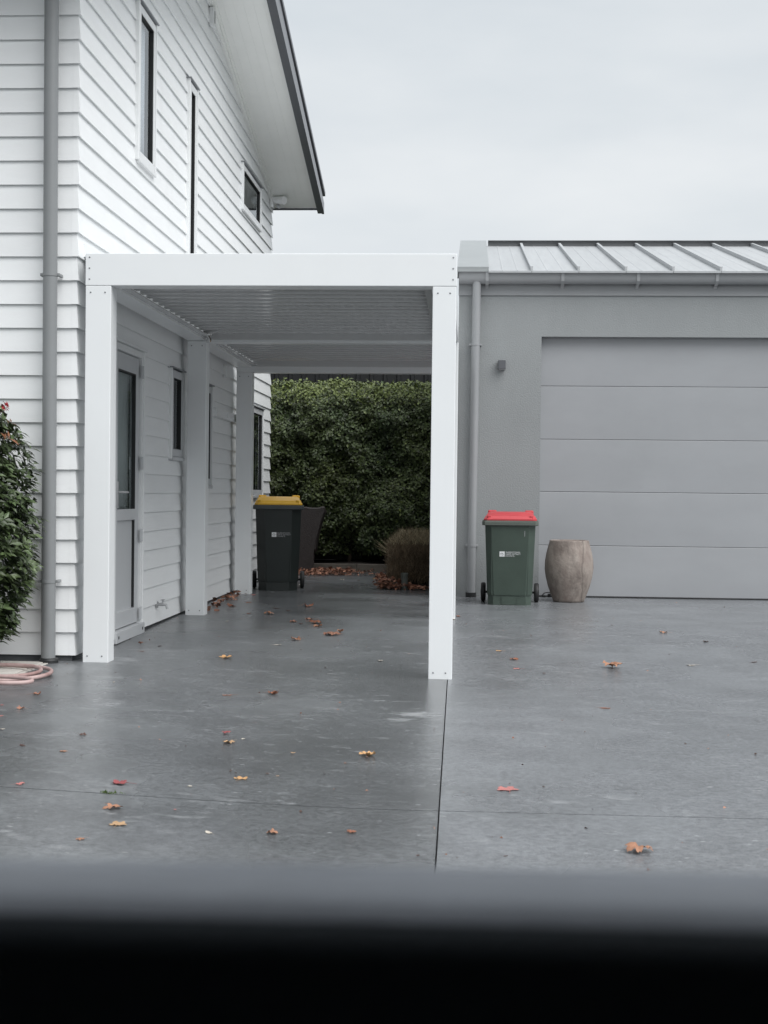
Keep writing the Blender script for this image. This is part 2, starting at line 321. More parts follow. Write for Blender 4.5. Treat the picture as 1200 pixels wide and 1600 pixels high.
for z0, z1 in zip(rows, rows[1:]):
    y_end = min(YB, EAVE_Y - (z0 - EAVE_Z) / SL) if z0 > EAVE_Z else YB
    y_beg = max(YC, 2 * RIDGE_Y - EAVE_Y + (z0 - EAVE_Z) / SL) if z0 > EAVE_Z else YC
    if y_end - y_beg < .3: continue
    cuts = sorted((o for o in OPEN.values() if o[3] > z0 + .004 and o[2] < z1 - .004), key=lambda o: o[0])
    y = y_beg
    for (oa, ob, oc, od) in cuts:
        side_board(y, oa, z0, z1, z0, z1, corner0=(y == YC))
        if oc > z0 + .01: side_board(oa + .002, ob - .002, z0, oc, z0, z1)
        if od < z1 - .01: side_board(oa + .002, ob - .002, od, z1, z0, z1)
        y = ob
    if y < y_end: side_board(y, y_end, z0, z1, z0, z1, corner0=(y == YC), corner1=(y_end == YB))
    if z0 < 4.0: front_board(-9.5, z0, z1)
    if z0 < 3.9:                               # pressed-metal corner soaker on each course
        b = B(); e = .0016
        for hgt in ((z0 + .001, z1 - .002),):
            d0, d1 = dep(hgt[0], z0, z1), dep(hgt[1], z0, z1)
            rings = []
            for ox in (e, -.004):
                rings.append([(W - .048, YC + d0 - ox, hgt[0]), (W - d0 + ox, YC + d0 - ox, hgt[0]), (W - d0 + ox, YC + .042, hgt[0]), (W - d1 + ox, YC + .042, hgt[1]), (W - d1 + ox, YC + d1 - ox, hgt[1]), (W - .048, YC + d1 - ox, hgt[1])])
            q = rings[0]; p = rings[1]
            b.face([q[0], q[1], q[4], q[5]]); b.face([q[1], q[2], q[3], q[4]]); b.face([q[0], q[1], p[1], p[0]]); b.face([q[1], q[2], p[2], p[1]]); b.face([q[0], q[5], p[5], p[0]]); b.face([q[2], q[3], p[3], p[2]])
        build('corner_soaker', b, 'board_white', house)
# wall behind the boards, built round the openings
b = B(); ys = sorted({YC + .04, YB - .04, RIDGE_Y, *[v for o in OPEN.values() for v in o[:2]]}); zs = [-1.16] + sorted({v for o in OPEN.values() for v in o[2:] if v > -1.1}) + [99]
for ya, yb in zip(ys, ys[1:]):
    for za, zb in zip(zs, zs[1:]):
        ym, zm = (ya + yb) / 2, (za + min(zb, 4)) / 2
        if any(o[0] < ym < o[1] and o[2] < zm < o[3] for o in OPEN.values()): continue
        t0, t1 = (min(zb, rake(ya) + .05), min(zb, rake(yb) + .05))
        if min(t0, t1) <= za: continue
        b.loft([[(W - .036, ya, za), (W - .036, yb, za), (W - .036, yb, t1), (W - .036, ya, t0)], [(W - .16, ya, za), (W - .16, yb, za), (W - .16, yb, t1), (W - .16, ya, t0)]])
b.box(-9.5, W - .165, YC + .036, YC + .16, -1.16, 3.7); b.box(-9.5, W - .165, YB - .16, YB - .036, -1.16, 3.6)
build('wall_core', b, 'foundation', house)
b = B(); b.box(-9.5, W - .030, YC + .025, YC + .034, G(W, YC) - .05, -1.08); build('foundation', b, 'foundation', house)
b = B(); b.box(-9.4, W - .9, YC + .2, YB - .2, -1.1, 3.6); build('inner_room', b, 'room_dark', house)

def ring(b, x0, x1, ya, yb, za, zb, w, wt=None, wb=None):
    wt = wt or w; wb = wb or w
    b.box(x0, x1, ya, yb, zb - wt, zb, .003); b.box(x0, x1, ya, yb, za, za + wb, .003)
    b.box(x0, x1, ya, ya + w, za + wb, zb - wt, .003); b.box(x0, x1, yb - w, yb, za + wb, zb - wt, .003)
def window(key, fr=.052, m='joinery_white', curtain=False, flash='barge_edge', sill=True):
    ya, yb, za, zb = OPEN[key]
    wdw = bpy.data.objects.new('window', None); col.objects.link(wdw); wdw.parent = house
    b = B(); ring(b, W - .07, W + .014, ya + .002, yb - .002, za + .002, zb - .002, fr); build('frame', b, m, wdw)
    b = B(); ring(b, W - .060, W + .008, ya + fr, yb - fr, za + fr, zb - fr, .008); build('gasket', b, 'gasket_black', wdw)
    b = B(); b.box(W - .018, W - .012, ya + fr + .007, yb - fr - .007, za + fr + .007, zb - fr - .007); build('pane', b, 'window_glass', wdw)
    for y_ in ((ya - .032, ya - .002), (yb + .002, yb + .032)): b = B(); b.box(W - .04, W + .020, *y_, za - .02, zb + .015, .003); build('scriber', b, 'trim_white', wdw)
    b = B(); b.box(W - .04, W + .034, ya - .05, yb + .035, zb + .012, zb + .022); build('head_flashing', b, flash, wdw)
    if sill: b = B(); b.box(W - .04, W + .028, ya - .004, yb + .004, za - .034, za - .001, .004); build('sill', b, m, wdw)
    if curtain:
        b = B(); n = 40; rings = []
        for i in range(n + 1):
            y = ya + fr + (yb - ya - 2 * fr) * i / n * .86; d = .012 * math.sin(i * 1.1) + .006 * math.sin(i * 2.7)
            rings.append([(W - .055 + d, y, za + .02), (W - .055 + d, y, zb - .02), (W - .059 + d, y, zb - .02), (W - .059 + d, y, za + .02)])
        b.loft(rings); build('curtain', b, 'curtain', wdw, smooth=True)
    return wdw
window('w1', .058, curtain=True); window('w2', .07); window('w3', .055)
window('sw', .065, 'joinery_silver'); window('nw', .06, 'joinery_silver'); window('rw', .06, 'joinery_silver')
# side door
ya, yb, za, zb = OPEN['door']; za = -1.105
door = bpy.data.objects.new('door', None); col.objects.link(door); door.parent = house
b = B(); b.box(W - .08, W + .012, ya, ya + .045, za, zb, .003); b.box(W - .08, W + .012, yb - .045, yb, za, zb, .003); b.box(W - .08, W + .012, ya + .045, yb - .045, zb - .05, zb, .003); build('frame', b, 'joinery_white', door)
b = B(); b.box(W - .08, W + .035, ya - .01, yb + .012, za - .035, za + .05, .004); build('threshold', b, 'joinery_silver', door)
da, db, dz0, dz1 = ya + .05, yb - .05, za + .058, zb - .056
b = B(); ga, gb, gz0, gz1 = da + .115, db - .105, -.150, .905
b.box(W - .062, W - .010, da, ga, dz0, dz1, .003); b.box(W - .062, W - .010, gb, db, dz0, dz1, .003)
b.box(W - .062, W - .010, ga, gb, gz1, dz1, .003); b.box(W - .062, W - .010, ga, gb, -.235, gz0, .003); b.box(W - .062, W - .010, ga, gb, dz0, dz0 + .12, .003)
build('leaf_frame', b, 'joinery_silver', door)
b = B(); b.box(W - .052, W - .034, ga, gb, dz0 + .12, -.235); build('lower_panel', b, 'joinery_silver', door)
b = B(); b.box(W - .036, W - .030, ga, gb, gz0, gz1); build('pane', b, 'window_glass', door)
b = B(); n = 30; b.loft([[(W - .075 + .010 * math.sin(i * 1.3), ga + (gb - ga) * i / n, z) for z in (gz0 - .05, gz1 + .05)] + [(W - .079 + .010 * math.sin(i * 1.3), ga + (gb - ga) * i / n, z) for z in (gz1 + .05, gz0 - .05)] for i in range(n + 1)]); build('glass_lightener', b, 'door_lightener', door, smooth=True)  # added wavy sheet, only there to brighten the pane
b = B()
b.box(W - .040, W - .012, gb - .012, gb, gz0, gz1); b.box(W - .040, W - .012, ga, gb - .012, gz1 - .012, gz1); b.box(W - .034, W - .014, gb - .010, gb, dz0 + .125, -.24); build('gasket', b, 'gasket_black', door)
for hz in (.93, .21, -.36, -.98):
    b = B(); b.cyl((W + .018, yb - .046, hz - .05), (W + .018, yb - .046, hz + .05), .010, 10); b.box(W + .008, W + .016, yb - .075, yb - .018, hz - .05, hz + .05); build('hinge', b, 'joinery_silver', door, sm_angle=40)
b = B(); b.box(W - .01, W + .012, da + .03, da + .07, -.14, .06, .004); b.tube([(W + .01, da + .05, -.02), (W + .05, da + .05, -.02), (W + .055, da + .07, -.02), (W + .055, da + .17, -.02)], .009, 10); build('handle', b, 'brass_grey', door, sm_angle=40)
for yy in (ya + .06, yb - .06): b = B(); b.box(W + .034, W + .037, yy - .012, yy + .012, za - .004, za + .018); build('drain_slot', b, 'gasket_black', door)
for y_ in ((ya - .032, ya - .003), (yb + .003, yb + .030)): b = B(); b.box(W - .04, W + .020, *y_, za, zb + .014, .003); build('scriber', b, 'trim_white', door)
b = B(); b.box(W - .04, W + .036, ya - .05, yb + .04, zb + .004, zb + .026); build('head_flashing', b, 'joinery_white', door)
# roof over the gable wall
XO = -2.0
roof = bpy.data.objects.new('roof', None); col.objects.link(roof); roof.parent = house
FE = 2 * RIDGE_Y - EAVE_Y
def slope_pts(y0, y1, off0, off1): return [(y0, rake(y0) + off0), (y1, rake(y1) + off0), (y1, rake(y1) + off1), (y0, rake(y0) + off1)]
for i in range(6):                              # tongue and groove soffit lining under the verge
    xa = W + .012 + i * .1015; xb = xa + .1006 if i < 5 else XO - .004
    for (y0, y1) in ((RIDGE_Y, EAVE_Y), (FE, RIDGE_Y)):
        b = B(); b.prism(slope_pts(y0, y1, 0, .018), lambda p, t: (t, p[0], p[1]), xa, xb); build('soffit_board', b, 'soffit', roof)
b = B()
for (y0, y1) in ((RIDGE_Y, EAVE_Y - .02), (FE + .02, RIDGE_Y)): b.prism(slope_pts(y0, y1, .0185, .20), lambda p, t: (t, p[0], p[1]), -9.8, XO - .004)
build('roof_deck', b, 'barge_dark', roof)
b = B()
for (y0, y1) in ((RIDGE_Y, EAVE_Y + .06), (FE - .06, RIDGE_Y)):
    b.prism([(y0, rake(y0) - .045), (y1, rake(y1) - .045), (y1, rake(y1) + .10), (y0, rake(y0) + .17)], lambda p, t: (t, p[0], p[1]), XO, XO + .030)
build('barge_board', b, 'barge_edge', roof)
b = B()
for (y0, y1) in ((RIDGE_Y, EAVE_Y + .02), (FE - .02, RIDGE_Y)):
    b.prism(slope_pts(y0, y1, .172, .225), lambda p, t: (t, p[0], p[1]), XO - .10, XO + .048)
    b.prism(slope_pts(y0, y1, -.055, -.0455), lambda p, t: (t, p[0], p[1]), XO - .05, XO + .036)
build('verge_flashing', b, 'barge_dark', roof)
b = B(); b.box(-9.8, XO - .004, EAVE_Y - .018, EAVE_Y + .04, EAVE_Z - .012, EAVE_Z + .14); build('rear_fascia', b, 'barge_dark', roof)
for (y0, y1) in ((RIDGE_Y, YB), (YC, RIDGE_Y)):
    b = B(); b.prism(slope_pts(y0, y1, -.045, .012), lambda p, t: (t, p[0], p[1]), W - .034, W + .024); b.prism(slope_pts(y0, y1, -.012, .010), lambda p, t: (t, p[0], p[1]), W + .0235, W + .050); build('scotia_trim', b, 'soffit', roof)
b = B(); b.prism([(0, rake(13.9) - .09), (.02, rake(13.9) - .09), (.02, rake(13.9)), (0, rake(13.9))], lambda p, t: (W + p[0] + .001, t, p[1]), RIDGE_Y, RIDGE_Y + .02); build('apex_trim', b, 'trim_white', roof)
b = B(); b.box(W - .01, W + .035, 13.93, 14.06, 4.60, 4.77, .006); vt = build('wall_vent', b, 'joinery_white', house); b = B(); b.box(W + .0352, W + .037, 13.985, 14.012, 4.63, 4.75); build('vent_slot', b, 'gasket_black', vt)
# front downpipe
dp = bpy.data.objects.new('downpipe', None); col.objects.link(dp); dp.parent = house
b = B(); n = 18; b.cyl((-2.792, 9.235, 3.75), (-2.779, 9.235, -1.12), .047, 28); build('pipe', b, 'downpipe_grey', dp, sm_angle=40)
for cz, cx in ((1.412, -2.786), (-.613, -2.781)):
    b = B(); b.cyl((cx, 9.235, cz - .010), (cx, 9.235, cz + .010), .0505, 28); b.box(cx - .066, cx - .046, 9.225, 9.31, cz - .010, cz + .010, .003); b.box(cx + .046, cx + .066, 9.225, 9.31, cz - .010, cz + .010, .003); build('pipe_clip', b, 'downpipe_grey', dp, sm_angle=40)
b = B(); b.cyl((-2.774, 9.235, G(-2.77, 9.23) - .01), (-2.774, 9.235, -1.135), .062, 28); b.cyl((-2.774, 9.235, -1.135), (-2.774, 9.235, -1.122), .066, 28, .060); build('drain_collar', b, 'cap_black', dp, sm_angle=40)
b = B(); b.cyl((-2.885, YC + .01, -.565), (-2.885, YC - .035, -.565), .052, 24, .045); build('vent_cap', b, 'trim_white', house, sm_angle=40)
# tap, conduit block, cable duct on the side wall
b = B(); b.cyl((W - .01, 11.80, -.965), (W + .05, 11.80, -.965), .012, 10); b.tube([(W + .045, 11.80, -.965), (W + .075, 11.80, -.967), (W + .085, 11.80, -1.0)], .011, 10); b.cyl((W + .045, 11.80, -.955), (W + .045, 11.80, -.925), .006, 8); b.box(W + .030, W + .060, 11.775, 11.825, -.930, -.922, .002); b.cyl((W - .012, 11.80, -.965), (W + .004, 11.80, -.965), .028, 14)
tag(build('garden_tap', b, 'brass_grey', sm_angle=40), 'small metal garden tap low on the white wall beside the grey door', 'tap')
b = B(); b.box(W - .01, W + .030, 14.33, 15.60, .755, .842, .006); b.box(W + .030, W + .036, 14.95, 15.02, .775, .822, .003); build('ledger_block', b, 'trim_white', house)
b = B(); b.box(W - .01, W + .030, 14.92, 14.985, 1.20, 1.335, .005); build('junction_box', b, 'trim_white', house)
sl = thing('sensor_light', 'small white sensor light under the far end of the raked eave', 'light', (W + .02, 18.28, 3.72))
b = B(); b.box(W - .005, W + .04, 18.22, 18.34, 3.66, 3.80, .008); b.cyl((W + .04, 18.28, 3.735), (W + .075, 18.26, 3.735), .02, 12); build('mount', b, 'trim_white', sl, sm_angle=40)
b = B(); b.cyl((W + .06, 18.24, 3.76), (W + .19, 18.16, 3.735), .042, 16, .052); build('lamp_head', b, 'trim_white', sl, sm_angle=40)
b = B(); b.cyl((W + .08, 18.30, 3.70), (W + .115, 18.28, 3.675), .026, 14); build('sensor_eye', b, 'joinery_silver', sl, sm_angle=40)

# ------------------------------------------------------------------ carport
carport = thing('carport', 'white louvre roof carport on square posts between house and garage', 'carport', (-1.34, 9.3, G(-1.34, 9.3)))
PL0, PL1, PR0, PR1 = -2.566, -2.394, -.262, -.107
BZ0, BZ1 = 1.352, 1.565
Y1, Y2, Y3 = 9.30, 12.71, 15.40; PW = .155
def post(x0, x1, y0, top=BZ0 - .0015, nm='post'):
    gz = G((x0 + x1) / 2, y0)
    b = B(); b.box(x0, x1, y0, y0 + PW, gz - .004, top, .004); p = build(nm, b, 'metal_white', carport)
    return p, gz
def rivets(parent, pts):
    for p in pts:
        q = copy_of(RIV, parent); q.location = Vector(p) - carport.location
rb = B(); rb.lathe([(.0055, 0), (.0055, .002), (.003, .0042), (.0008, .0046)], 10); bmesh.ops.rotate(rb.bm, verts=rb.bm.verts, matrix=Matrix.Rotation(math.radians(90), 3, 'X'))
for (x0, x1) in ((PL0, PL1), (PR0, PR1)):
    for y in (Y1, Y2, Y3):
        o = 0 if y == Y1 or x0 < -1 else (-.016 if y == Y2 else -.050)
        p, gz = post(x0 + o, x1 + o, y, 1.2945 if y == Y3 else BZ0 - .0015)
        if rb is not None: RIV = build('rivet', rb, 'rivet_grey', p, local=True, sm_angle=50); RIV.location = Vector((x0 + .032, y, gz + .042)) - carport.location; rb = None; pts = []
        else: pts = [(x0 + o + .032, y, gz + .042)]
        rivets(p, pts + [(x1 + o - .042, y, gz + .042), (x0 + o + .035, y, BZ0 - .045 - .056 * (y == Y3)), (x1 + o - .040, y, BZ0 - .045 - .056 * (y == Y3))])
def beam(nm, x0, x1, y0, y1, z0=BZ0, z1=BZ1):
    b = B(); b.box(x0, x1, y0, y1, z0, z1, .004); return build(nm, b, 'metal_white', carport)
fb = beam('front_beam', PL0 - .002, PR1 + .002, Y1 - .001, Y1 + PW)
rivets(fb, [(x, Y1 - .001, BZ1 - z) for x in (PL0 + .026, PR1 - .022) for z in (.026, .098, .170)])
mb = beam('middle_beam', PL1 + .03, PR0 - .03, Y2, Y2 + PW, 1.338)
beam('rear_beam', PL0 - .002, PR1 - .050, Y3, Y3 + PW, 1.296)
for y0, y1 in ((Y1 + PW + .001, Y2 + .155), (Y2 + .1565, Y3 - .001)):
    beam('side_beam', PL0 + .001, PL1 - .004, y0, y1, BZ0 + .001); beam('side_beam', PR0 - .012, PR1 - .018 - .034 * (y0 > 12), y0, y1, BZ0 + .001)
    for xs in ((PL1 - .004, PL1 + .052), (PR0 - .066, PR0 - .010)):
        b = B(); b.box(xs[0], xs[1], y0, y1 - .16 if y0 < 10 else y1, 1.372, 1.380); build('gutter_angle', b, 'louvre_white', carport)
b = B(); b.box(W - .012, PL0 + .006, Y1 + PW, Y3 + PW, BZ1 + .002, BZ1 + .012); b.box(W - .012, W + .004, Y1 + PW, Y3 + PW, BZ1 + .012, BZ1 + .09); build('wall_light_stop', b, 'metal_white', carport)  # added strip, blocks light leaking down between wall and beam
def louvre_bay(y0, y1, n):
    pitch = (y1 - y0) / n; first = None
    prof = [(0, .030), (.002, .004), (.010, 0), (pitch * .45, .003), (pitch * .72, .012), (pitch * .80, .028), (pitch * 1.05, .031), (pitch * 1.05, .040), (pitch * .5, .052), (.004, .046)]
    for k in range(n):
        if first is None:
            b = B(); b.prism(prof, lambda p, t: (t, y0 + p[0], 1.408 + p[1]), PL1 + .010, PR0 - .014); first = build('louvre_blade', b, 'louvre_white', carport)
        else: c = copy_of(first); c.location = (0, pitch * k, 0)
louvre_bay(Y1 + PW + .02, Y2 - .03, 16); louvre_bay(Y2 + PW + .02, Y3 - .03, 12)
for y in (Y1 + PW + .003, Y2 - .021, Y2 + PW + .003, Y3 - .023):
    b = B(); b.box(PL1 + .006, PR0 - .012, y, y + .018, 1.362, 1.425, .003); build('trim_angle', b, 'louvre_white', carport)
b = B(); b.tube([(PL1 + .055, Y2 - .26, 1.385), (PL1 + .06, Y2 - .17, 1.362), (PL1 + .045, Y2 - .10, 1.345), (PL1 + .02, Y2 - .06, 1.34)], .018, 12); b.box(PL1 + .02, PL1 + .10, Y2 - .30, Y2 - .24, 1.37, 1.40, .004); build('louvre_drive_arm', b, 'chrome', carport, sm_angle=40)

# ------------------------------------------------------------------ garage
GX, GY, GXR = -.150, 15.60, 6.7
garage = thing('grey_garage', 'grey rendered garage with standing seam metal roof, right of the carport', 'garage', (GX, GY, G(GX, GY)))
DX0, DX1, DTOP = .756, 5.75, 1.722
gz = G(2, 15.6)
b = B(); b.box(GX, DX0, GY, GY + .19, gz - .03, 2.40); b.box(DX0, DX1, GY, GY + .19, DTOP, 2.40); b.box(DX1, GXR, GY, GY + .19, gz - .03, 2.40)
bmesh.ops.remove_doubles(b.bm, verts=b.bm.verts, dist=1e-4)
bad = [f for f in b.bm.faces if abs(f.normal.x) > .9 and any(abs(f.calc_center_median().x - q) < .001 for q in (DX0, DX1)) and f.calc_center_median().z > DTOP]
bmesh.ops.delete(b.bm, geom=bad, context='FACES'); build('front_wall', b, 'plaster', garage)
b = B(); b.loft([[(x, y, z) for y, z in ((GY + .192, gz - .03), (22.6, gz - .03), (22.6, 2.40), (19.1, 3.28), (GY + .192, 2.40))] for x in (GX + .001, GX + .19)]); build('side_wall', b, 'plaster', garage)
b = B(); b.loft([[(x, y, z) for y, z in ((GY + .192, gz - .03), (22.6, gz - .03), (22.6, 2.40), (19.1, 3.28), (GY + .192, 2.40))] for x in (GXR - .19, GXR - .001)]); build('side_wall', b, 'plaster', garage)
b = B(); b.box(GX + .19, GXR - .19, 22.4, 22.59, gz - .03, 2.4); build('rear_wall', b, 'plaster', garage)
gd = bpy.data.objects.new('garage_door', None); col.objects.link(gd); gd.parent = garage
edges = [-1.118, -.561, .030, .606, 1.191, 1.776]
for i in range(5):
    za, zb = edges[i] + .0018, edges[i + 1] - .0018; b = B(); n = 10
    prof = [(-.003, za), (-.006, za + .004)] + [(-.006 - .004 * math.sin(math.pi * k / n), za + .004 + (zb - za - .008) * k / n) for k in range(1, n)] + [(-.006, zb - .004), (-.003, zb), (.035, zb), (.035, za)]
    b.prism(prof, lambda p, t: (t, GY + .115 + p[0], p[1]), DX0 + .004, DX1 - .004); build('door_panel', b, 'door_grey', gd, sm_angle=25)
b = B(); b.box(DX0 + .002, DX1 - .002, GY + .152, GY + .158, gz, DTOP + .03); build('door_backing', b, 'seal_black', gd)
b = B(); b.box(DX0 + .01, DX1 - .01, GY + .108, GY + .145, gz + .001, -1.116, .004); build('bottom_seal', b, 'seal_black', gd)
# roof
RS = (3.318 - 2.42) / (19.1 - 15.45)
def rz(y): return 2.42 + RS * (y - 15.45)
gr = bpy.data.objects.new('garage_roof', None); col.objects.link(gr); gr.parent = garage
ribs = [.632 + .5045 * k for k in range(12)]
pan_edges = [.165] + ribs + [6.75]
for xa, xb in zip(pan_edges, pan_edges[1:]):
    b = B(); w = xb - xa
    prof = [(0.003, .002), (w * .33 - .012, .0), (w * .33, .004), (w * .33 + .012, 0), (w * .67 - .012, 0), (w * .67, .004), (w * .67 + .012, 0), (w - .003, .002), (w - .003, -.02), (.003, -.02)]
    b.loft([[(xa + p, y, rz(y) + q) for p, q in prof] for y in (15.40, 19.06)]); build('roof_pan', b, 'roof_metal', gr)
first = None
for x in ribs:
    if first is None:
        b = B(); b.loft([[(x + p, y, rz(y) + q) for p, q in ((-.012, -.005), (-.011, .036), (-.016, .040), (-.016, .048), (.016, .048), (.016, .040), (.011, .036), (.012, -.005))] for y in (15.405, 19.05)]); first = build('standing_seam', b, 'roof_metal', gr)
    else: c = copy_of(first); c.location = (x - ribs[0], 0, 0)
b = B(); b.loft([[(x, y, rz(y) - .022) for x in (GX - .02, 6.75)] + [(x, y, rz(y) - .09) for x in (6.75, GX - .02)] for y in (15.47, 19.1)]); b.loft([[(x, y, rz(38.2 - y) - .022) for x in (GX - .02, 6.75)] + [(x, y, rz(38.2 - y) - .09) for x in (6.75, GX - .02)] for y in (19.1, 22.75)]); build('roof_deck', b, 'roof_under', gr)
b = B(); b.loft([[(x, 38.2 - y, rz(y) + .0) for x in (.1, 6.75)] + [(x, 38.2 - y, rz(y) - .02) for x in (6.75, .1)] for y in (15.40, 19.06)]); build('rear_roof_sheet', b, 'roof_metal', gr)
b = B(); b.box(.195, 6.76, 18.98, 19.22, rz(19.1) + .046, rz(19.1) + .054, .002); b.box(.197, 6.75, 19.03, 19.17, rz(19.0) + .004, rz(19.1) + .0455); build('ridge_cap', b, 'ridge_shade_grey', gr)  # lower strip stands in for the shaded gap under the cap
b = B(); b.prism([(15.41, rz(15.41) + .030), (19.1, rz(19.1) + .062), (19.1, rz(19.1) + .072), (15.41, rz(15.41) + .042)], lambda p, t: (t if p[0] < 18 else t * 1.0, p[0], p[1]), GX - .022, .170)
b.box(GX - .020, .168, 15.412, 15.418, 2.400, rz(15.41) + .030)
b.prism([(15.41, rz(15.41) - .07), (19.1, rz(19.1) - .06), (19.1, rz(19.1) + .061), (15.41, rz(15.41) + .029)], lambda p, t: (t, p[0], p[1]), GX - .022, GX - .012)
b.prism([(15.41, rz(15.41) - .0), (19.1, rz(19.1) - .0), (19.1, rz(19.1) + .061), (15.41, rz(15.41) + .029)], lambda p, t: (t, p[0], p[1]), .158, .169)
b.prism([(19.102, rz(19.1) + .062), (22.8, rz(15.40) + .030), (22.8, rz(15.40) + .042), (19.102, rz(19.1) + .072)], lambda p, t: (t, p[0], p[1]), GX - .022, .170)
build('barge_flashing', b, 'roof_cap', gr)
b = B(); b.box(GX - .005, GXR + .02, GY - .018, GY - .002, 2.168, 2.40); build('fascia', b, 'gutter_grey', garage)
# gutter: quarter-round front, open top
b = B(); yf, yb_, zt, zb_ = 15.435, 15.575, 2.405, 2.280; prof = []
for k in range(9):
    a = math.pi * k / 8; prof.append(((yf + yb_) / 2 - .068 * math.cos(a), zt - .02 - .105 * math.sin(a) ** .8))
prof = [(yf - .006, zt + .004), (yf - .006, zt - .006), (yf + .001, zt - .012)] + prof[0:] + [(yb_, zt)] + [(yb_ - .004, zt)] + [(y * .94 + (yf + yb_) / 2 * .06, z + .004) for y, z in prof[::-1]] + [(yf + .006, zt + .004)]
b.prism(prof, lambda p, t: (t, p[0], p[1]), GX + .002, 6.72); gut = build('gutter', b, 'gutter_grey', garage, sm_angle=40)
b = B(); b.prism([(yf - .004, zt), (yf - .002, zt - .03), (yf + .02, zt - .1), (15.505, zt - .127), (15.56, zt - .1), (yb_, zt - .03), (yb_, zt)], lambda p, t: (t, p[0], p[1]), GX - .004, GX + .0015); build('gutter_end', b, 'gutter_grey', garage)
first = None
for x in (.154, .969, 1.778, 2.617, 3.44, 4.26):
    if first is None:
        b = B(); hw = .017; pts = [(yf - .010, zt + .007), (yf - .012, zt - .03), (yf + .006, zt - .10), (15.505, zt - .137), (15.56, zt - .14), (15.575, zt - .165), (15.580, zt - .165), (15.58, zt - .12), (15.505, zt - .126), (yf + .018, zt - .094), (yf + .001, zt - .03), (yf + .001, zt + .006)]
        b.prism(pts, lambda p, t: (t, p[0], p[1]), x - hw, x + hw); first = build('gutter_bracket', b, 'bracket_grey', garage)
    else: c = copy_of(first); c.location = (x - .154, 0, 0)
gp = bpy.data.objects.new('downpipe', None); col.objects.link(gp); gp.parent = garage
b = B(); b.cyl((.043, 15.505, 2.30), (.018, 15.505, gz + .02), .0455, 24); build('pipe', b, 'gutter_grey', gp, sm_angle=40)
for z, x in ((1.62, .035), (-.57, .022)):
    b = B(); b.cyl((x, 15.505, z - .012), (x, 15.505, z + .012), .0495, 24); b.box(x - .066, x - .045, 15.495, 15.598, z - .01, z + .01, .002); b.box(x + .045, x + .066, 15.495, 15.598, z - .01, z + .01, .002); build('pipe_clip', b, 'gutter_grey', gp, sm_angle=40)
b = B(); b.cyl((.018, 15.505, gz - .01), (.018, 15.505, gz + .050), .058, 24); build('drain_collar', b, 'cap_black', gp, sm_angle=40)
wl = thing('wall_light', 'small dark cube light mounted on the grey wall left of the garage door', 'light', (.326, GY, 1.408))
b = B(); b.box(.285, .367, GY - .095, GY - .006, 1.360, 1.456, .004); build('housing', b, 'light_body', wl)
b = B(); b.box(.295, .357, GY - .085, GY - .016, 1.357, 1.3595); build('diffuser', b, 'joinery_white', wl)
b = B(); b.box(.29, .362, GY - .0055, GY - .0005, 1.365, 1.451); build('back_plate', b, 'light_body', wl)

# ------------------------------------------------------------------ wheelie bins
def text_mesh(parent, txt, size, x, z, y, m):
    cu = bpy.data.curves.new('lettering', 'FONT'); cu.body = txt; cu.size = size; cu.extrude = .0006; cu.resolution_u = 2; cu.space_character = 1.02
    tmp = bpy.data.objects.new('tmp', cu); col.objects.link(tmp); bpy.context.view_layer.update()
    me = bpy.data.meshes.new_from_object(tmp.evaluated_get(bpy.context.evaluated_depsgraph_get())); bpy.data.objects.remove(tmp)
    me.transform(Matrix.Translation((x, y, z)) @ Matrix.Rotation(math.radians(90), 4, 'X')); me.materials.clear(); me.materials.append(MATS[m])
    o = bpy.data.objects.new('lettering', me); col.objects.link(o); o.parent = parent; return o
def octo(w, d, z, c, yoff=0, cb=.03):        # chamfered rectangle, front (-y) corners chamfered by c
    return [(-w / 2 + c, -d / 2 + yoff, z), (w / 2 - c, -d / 2 + yoff, z), (w / 2, -d / 2 + c + yoff, z), (w / 2, d / 2 - cb + yoff, z), (w / 2 - cb, d / 2 + yoff, z), (-w / 2 + cb, d / 2 + yoff, z), (-w / 2, d / 2 - cb + yoff, z), (-w / 2, -d / 2 + c + yoff, z)]
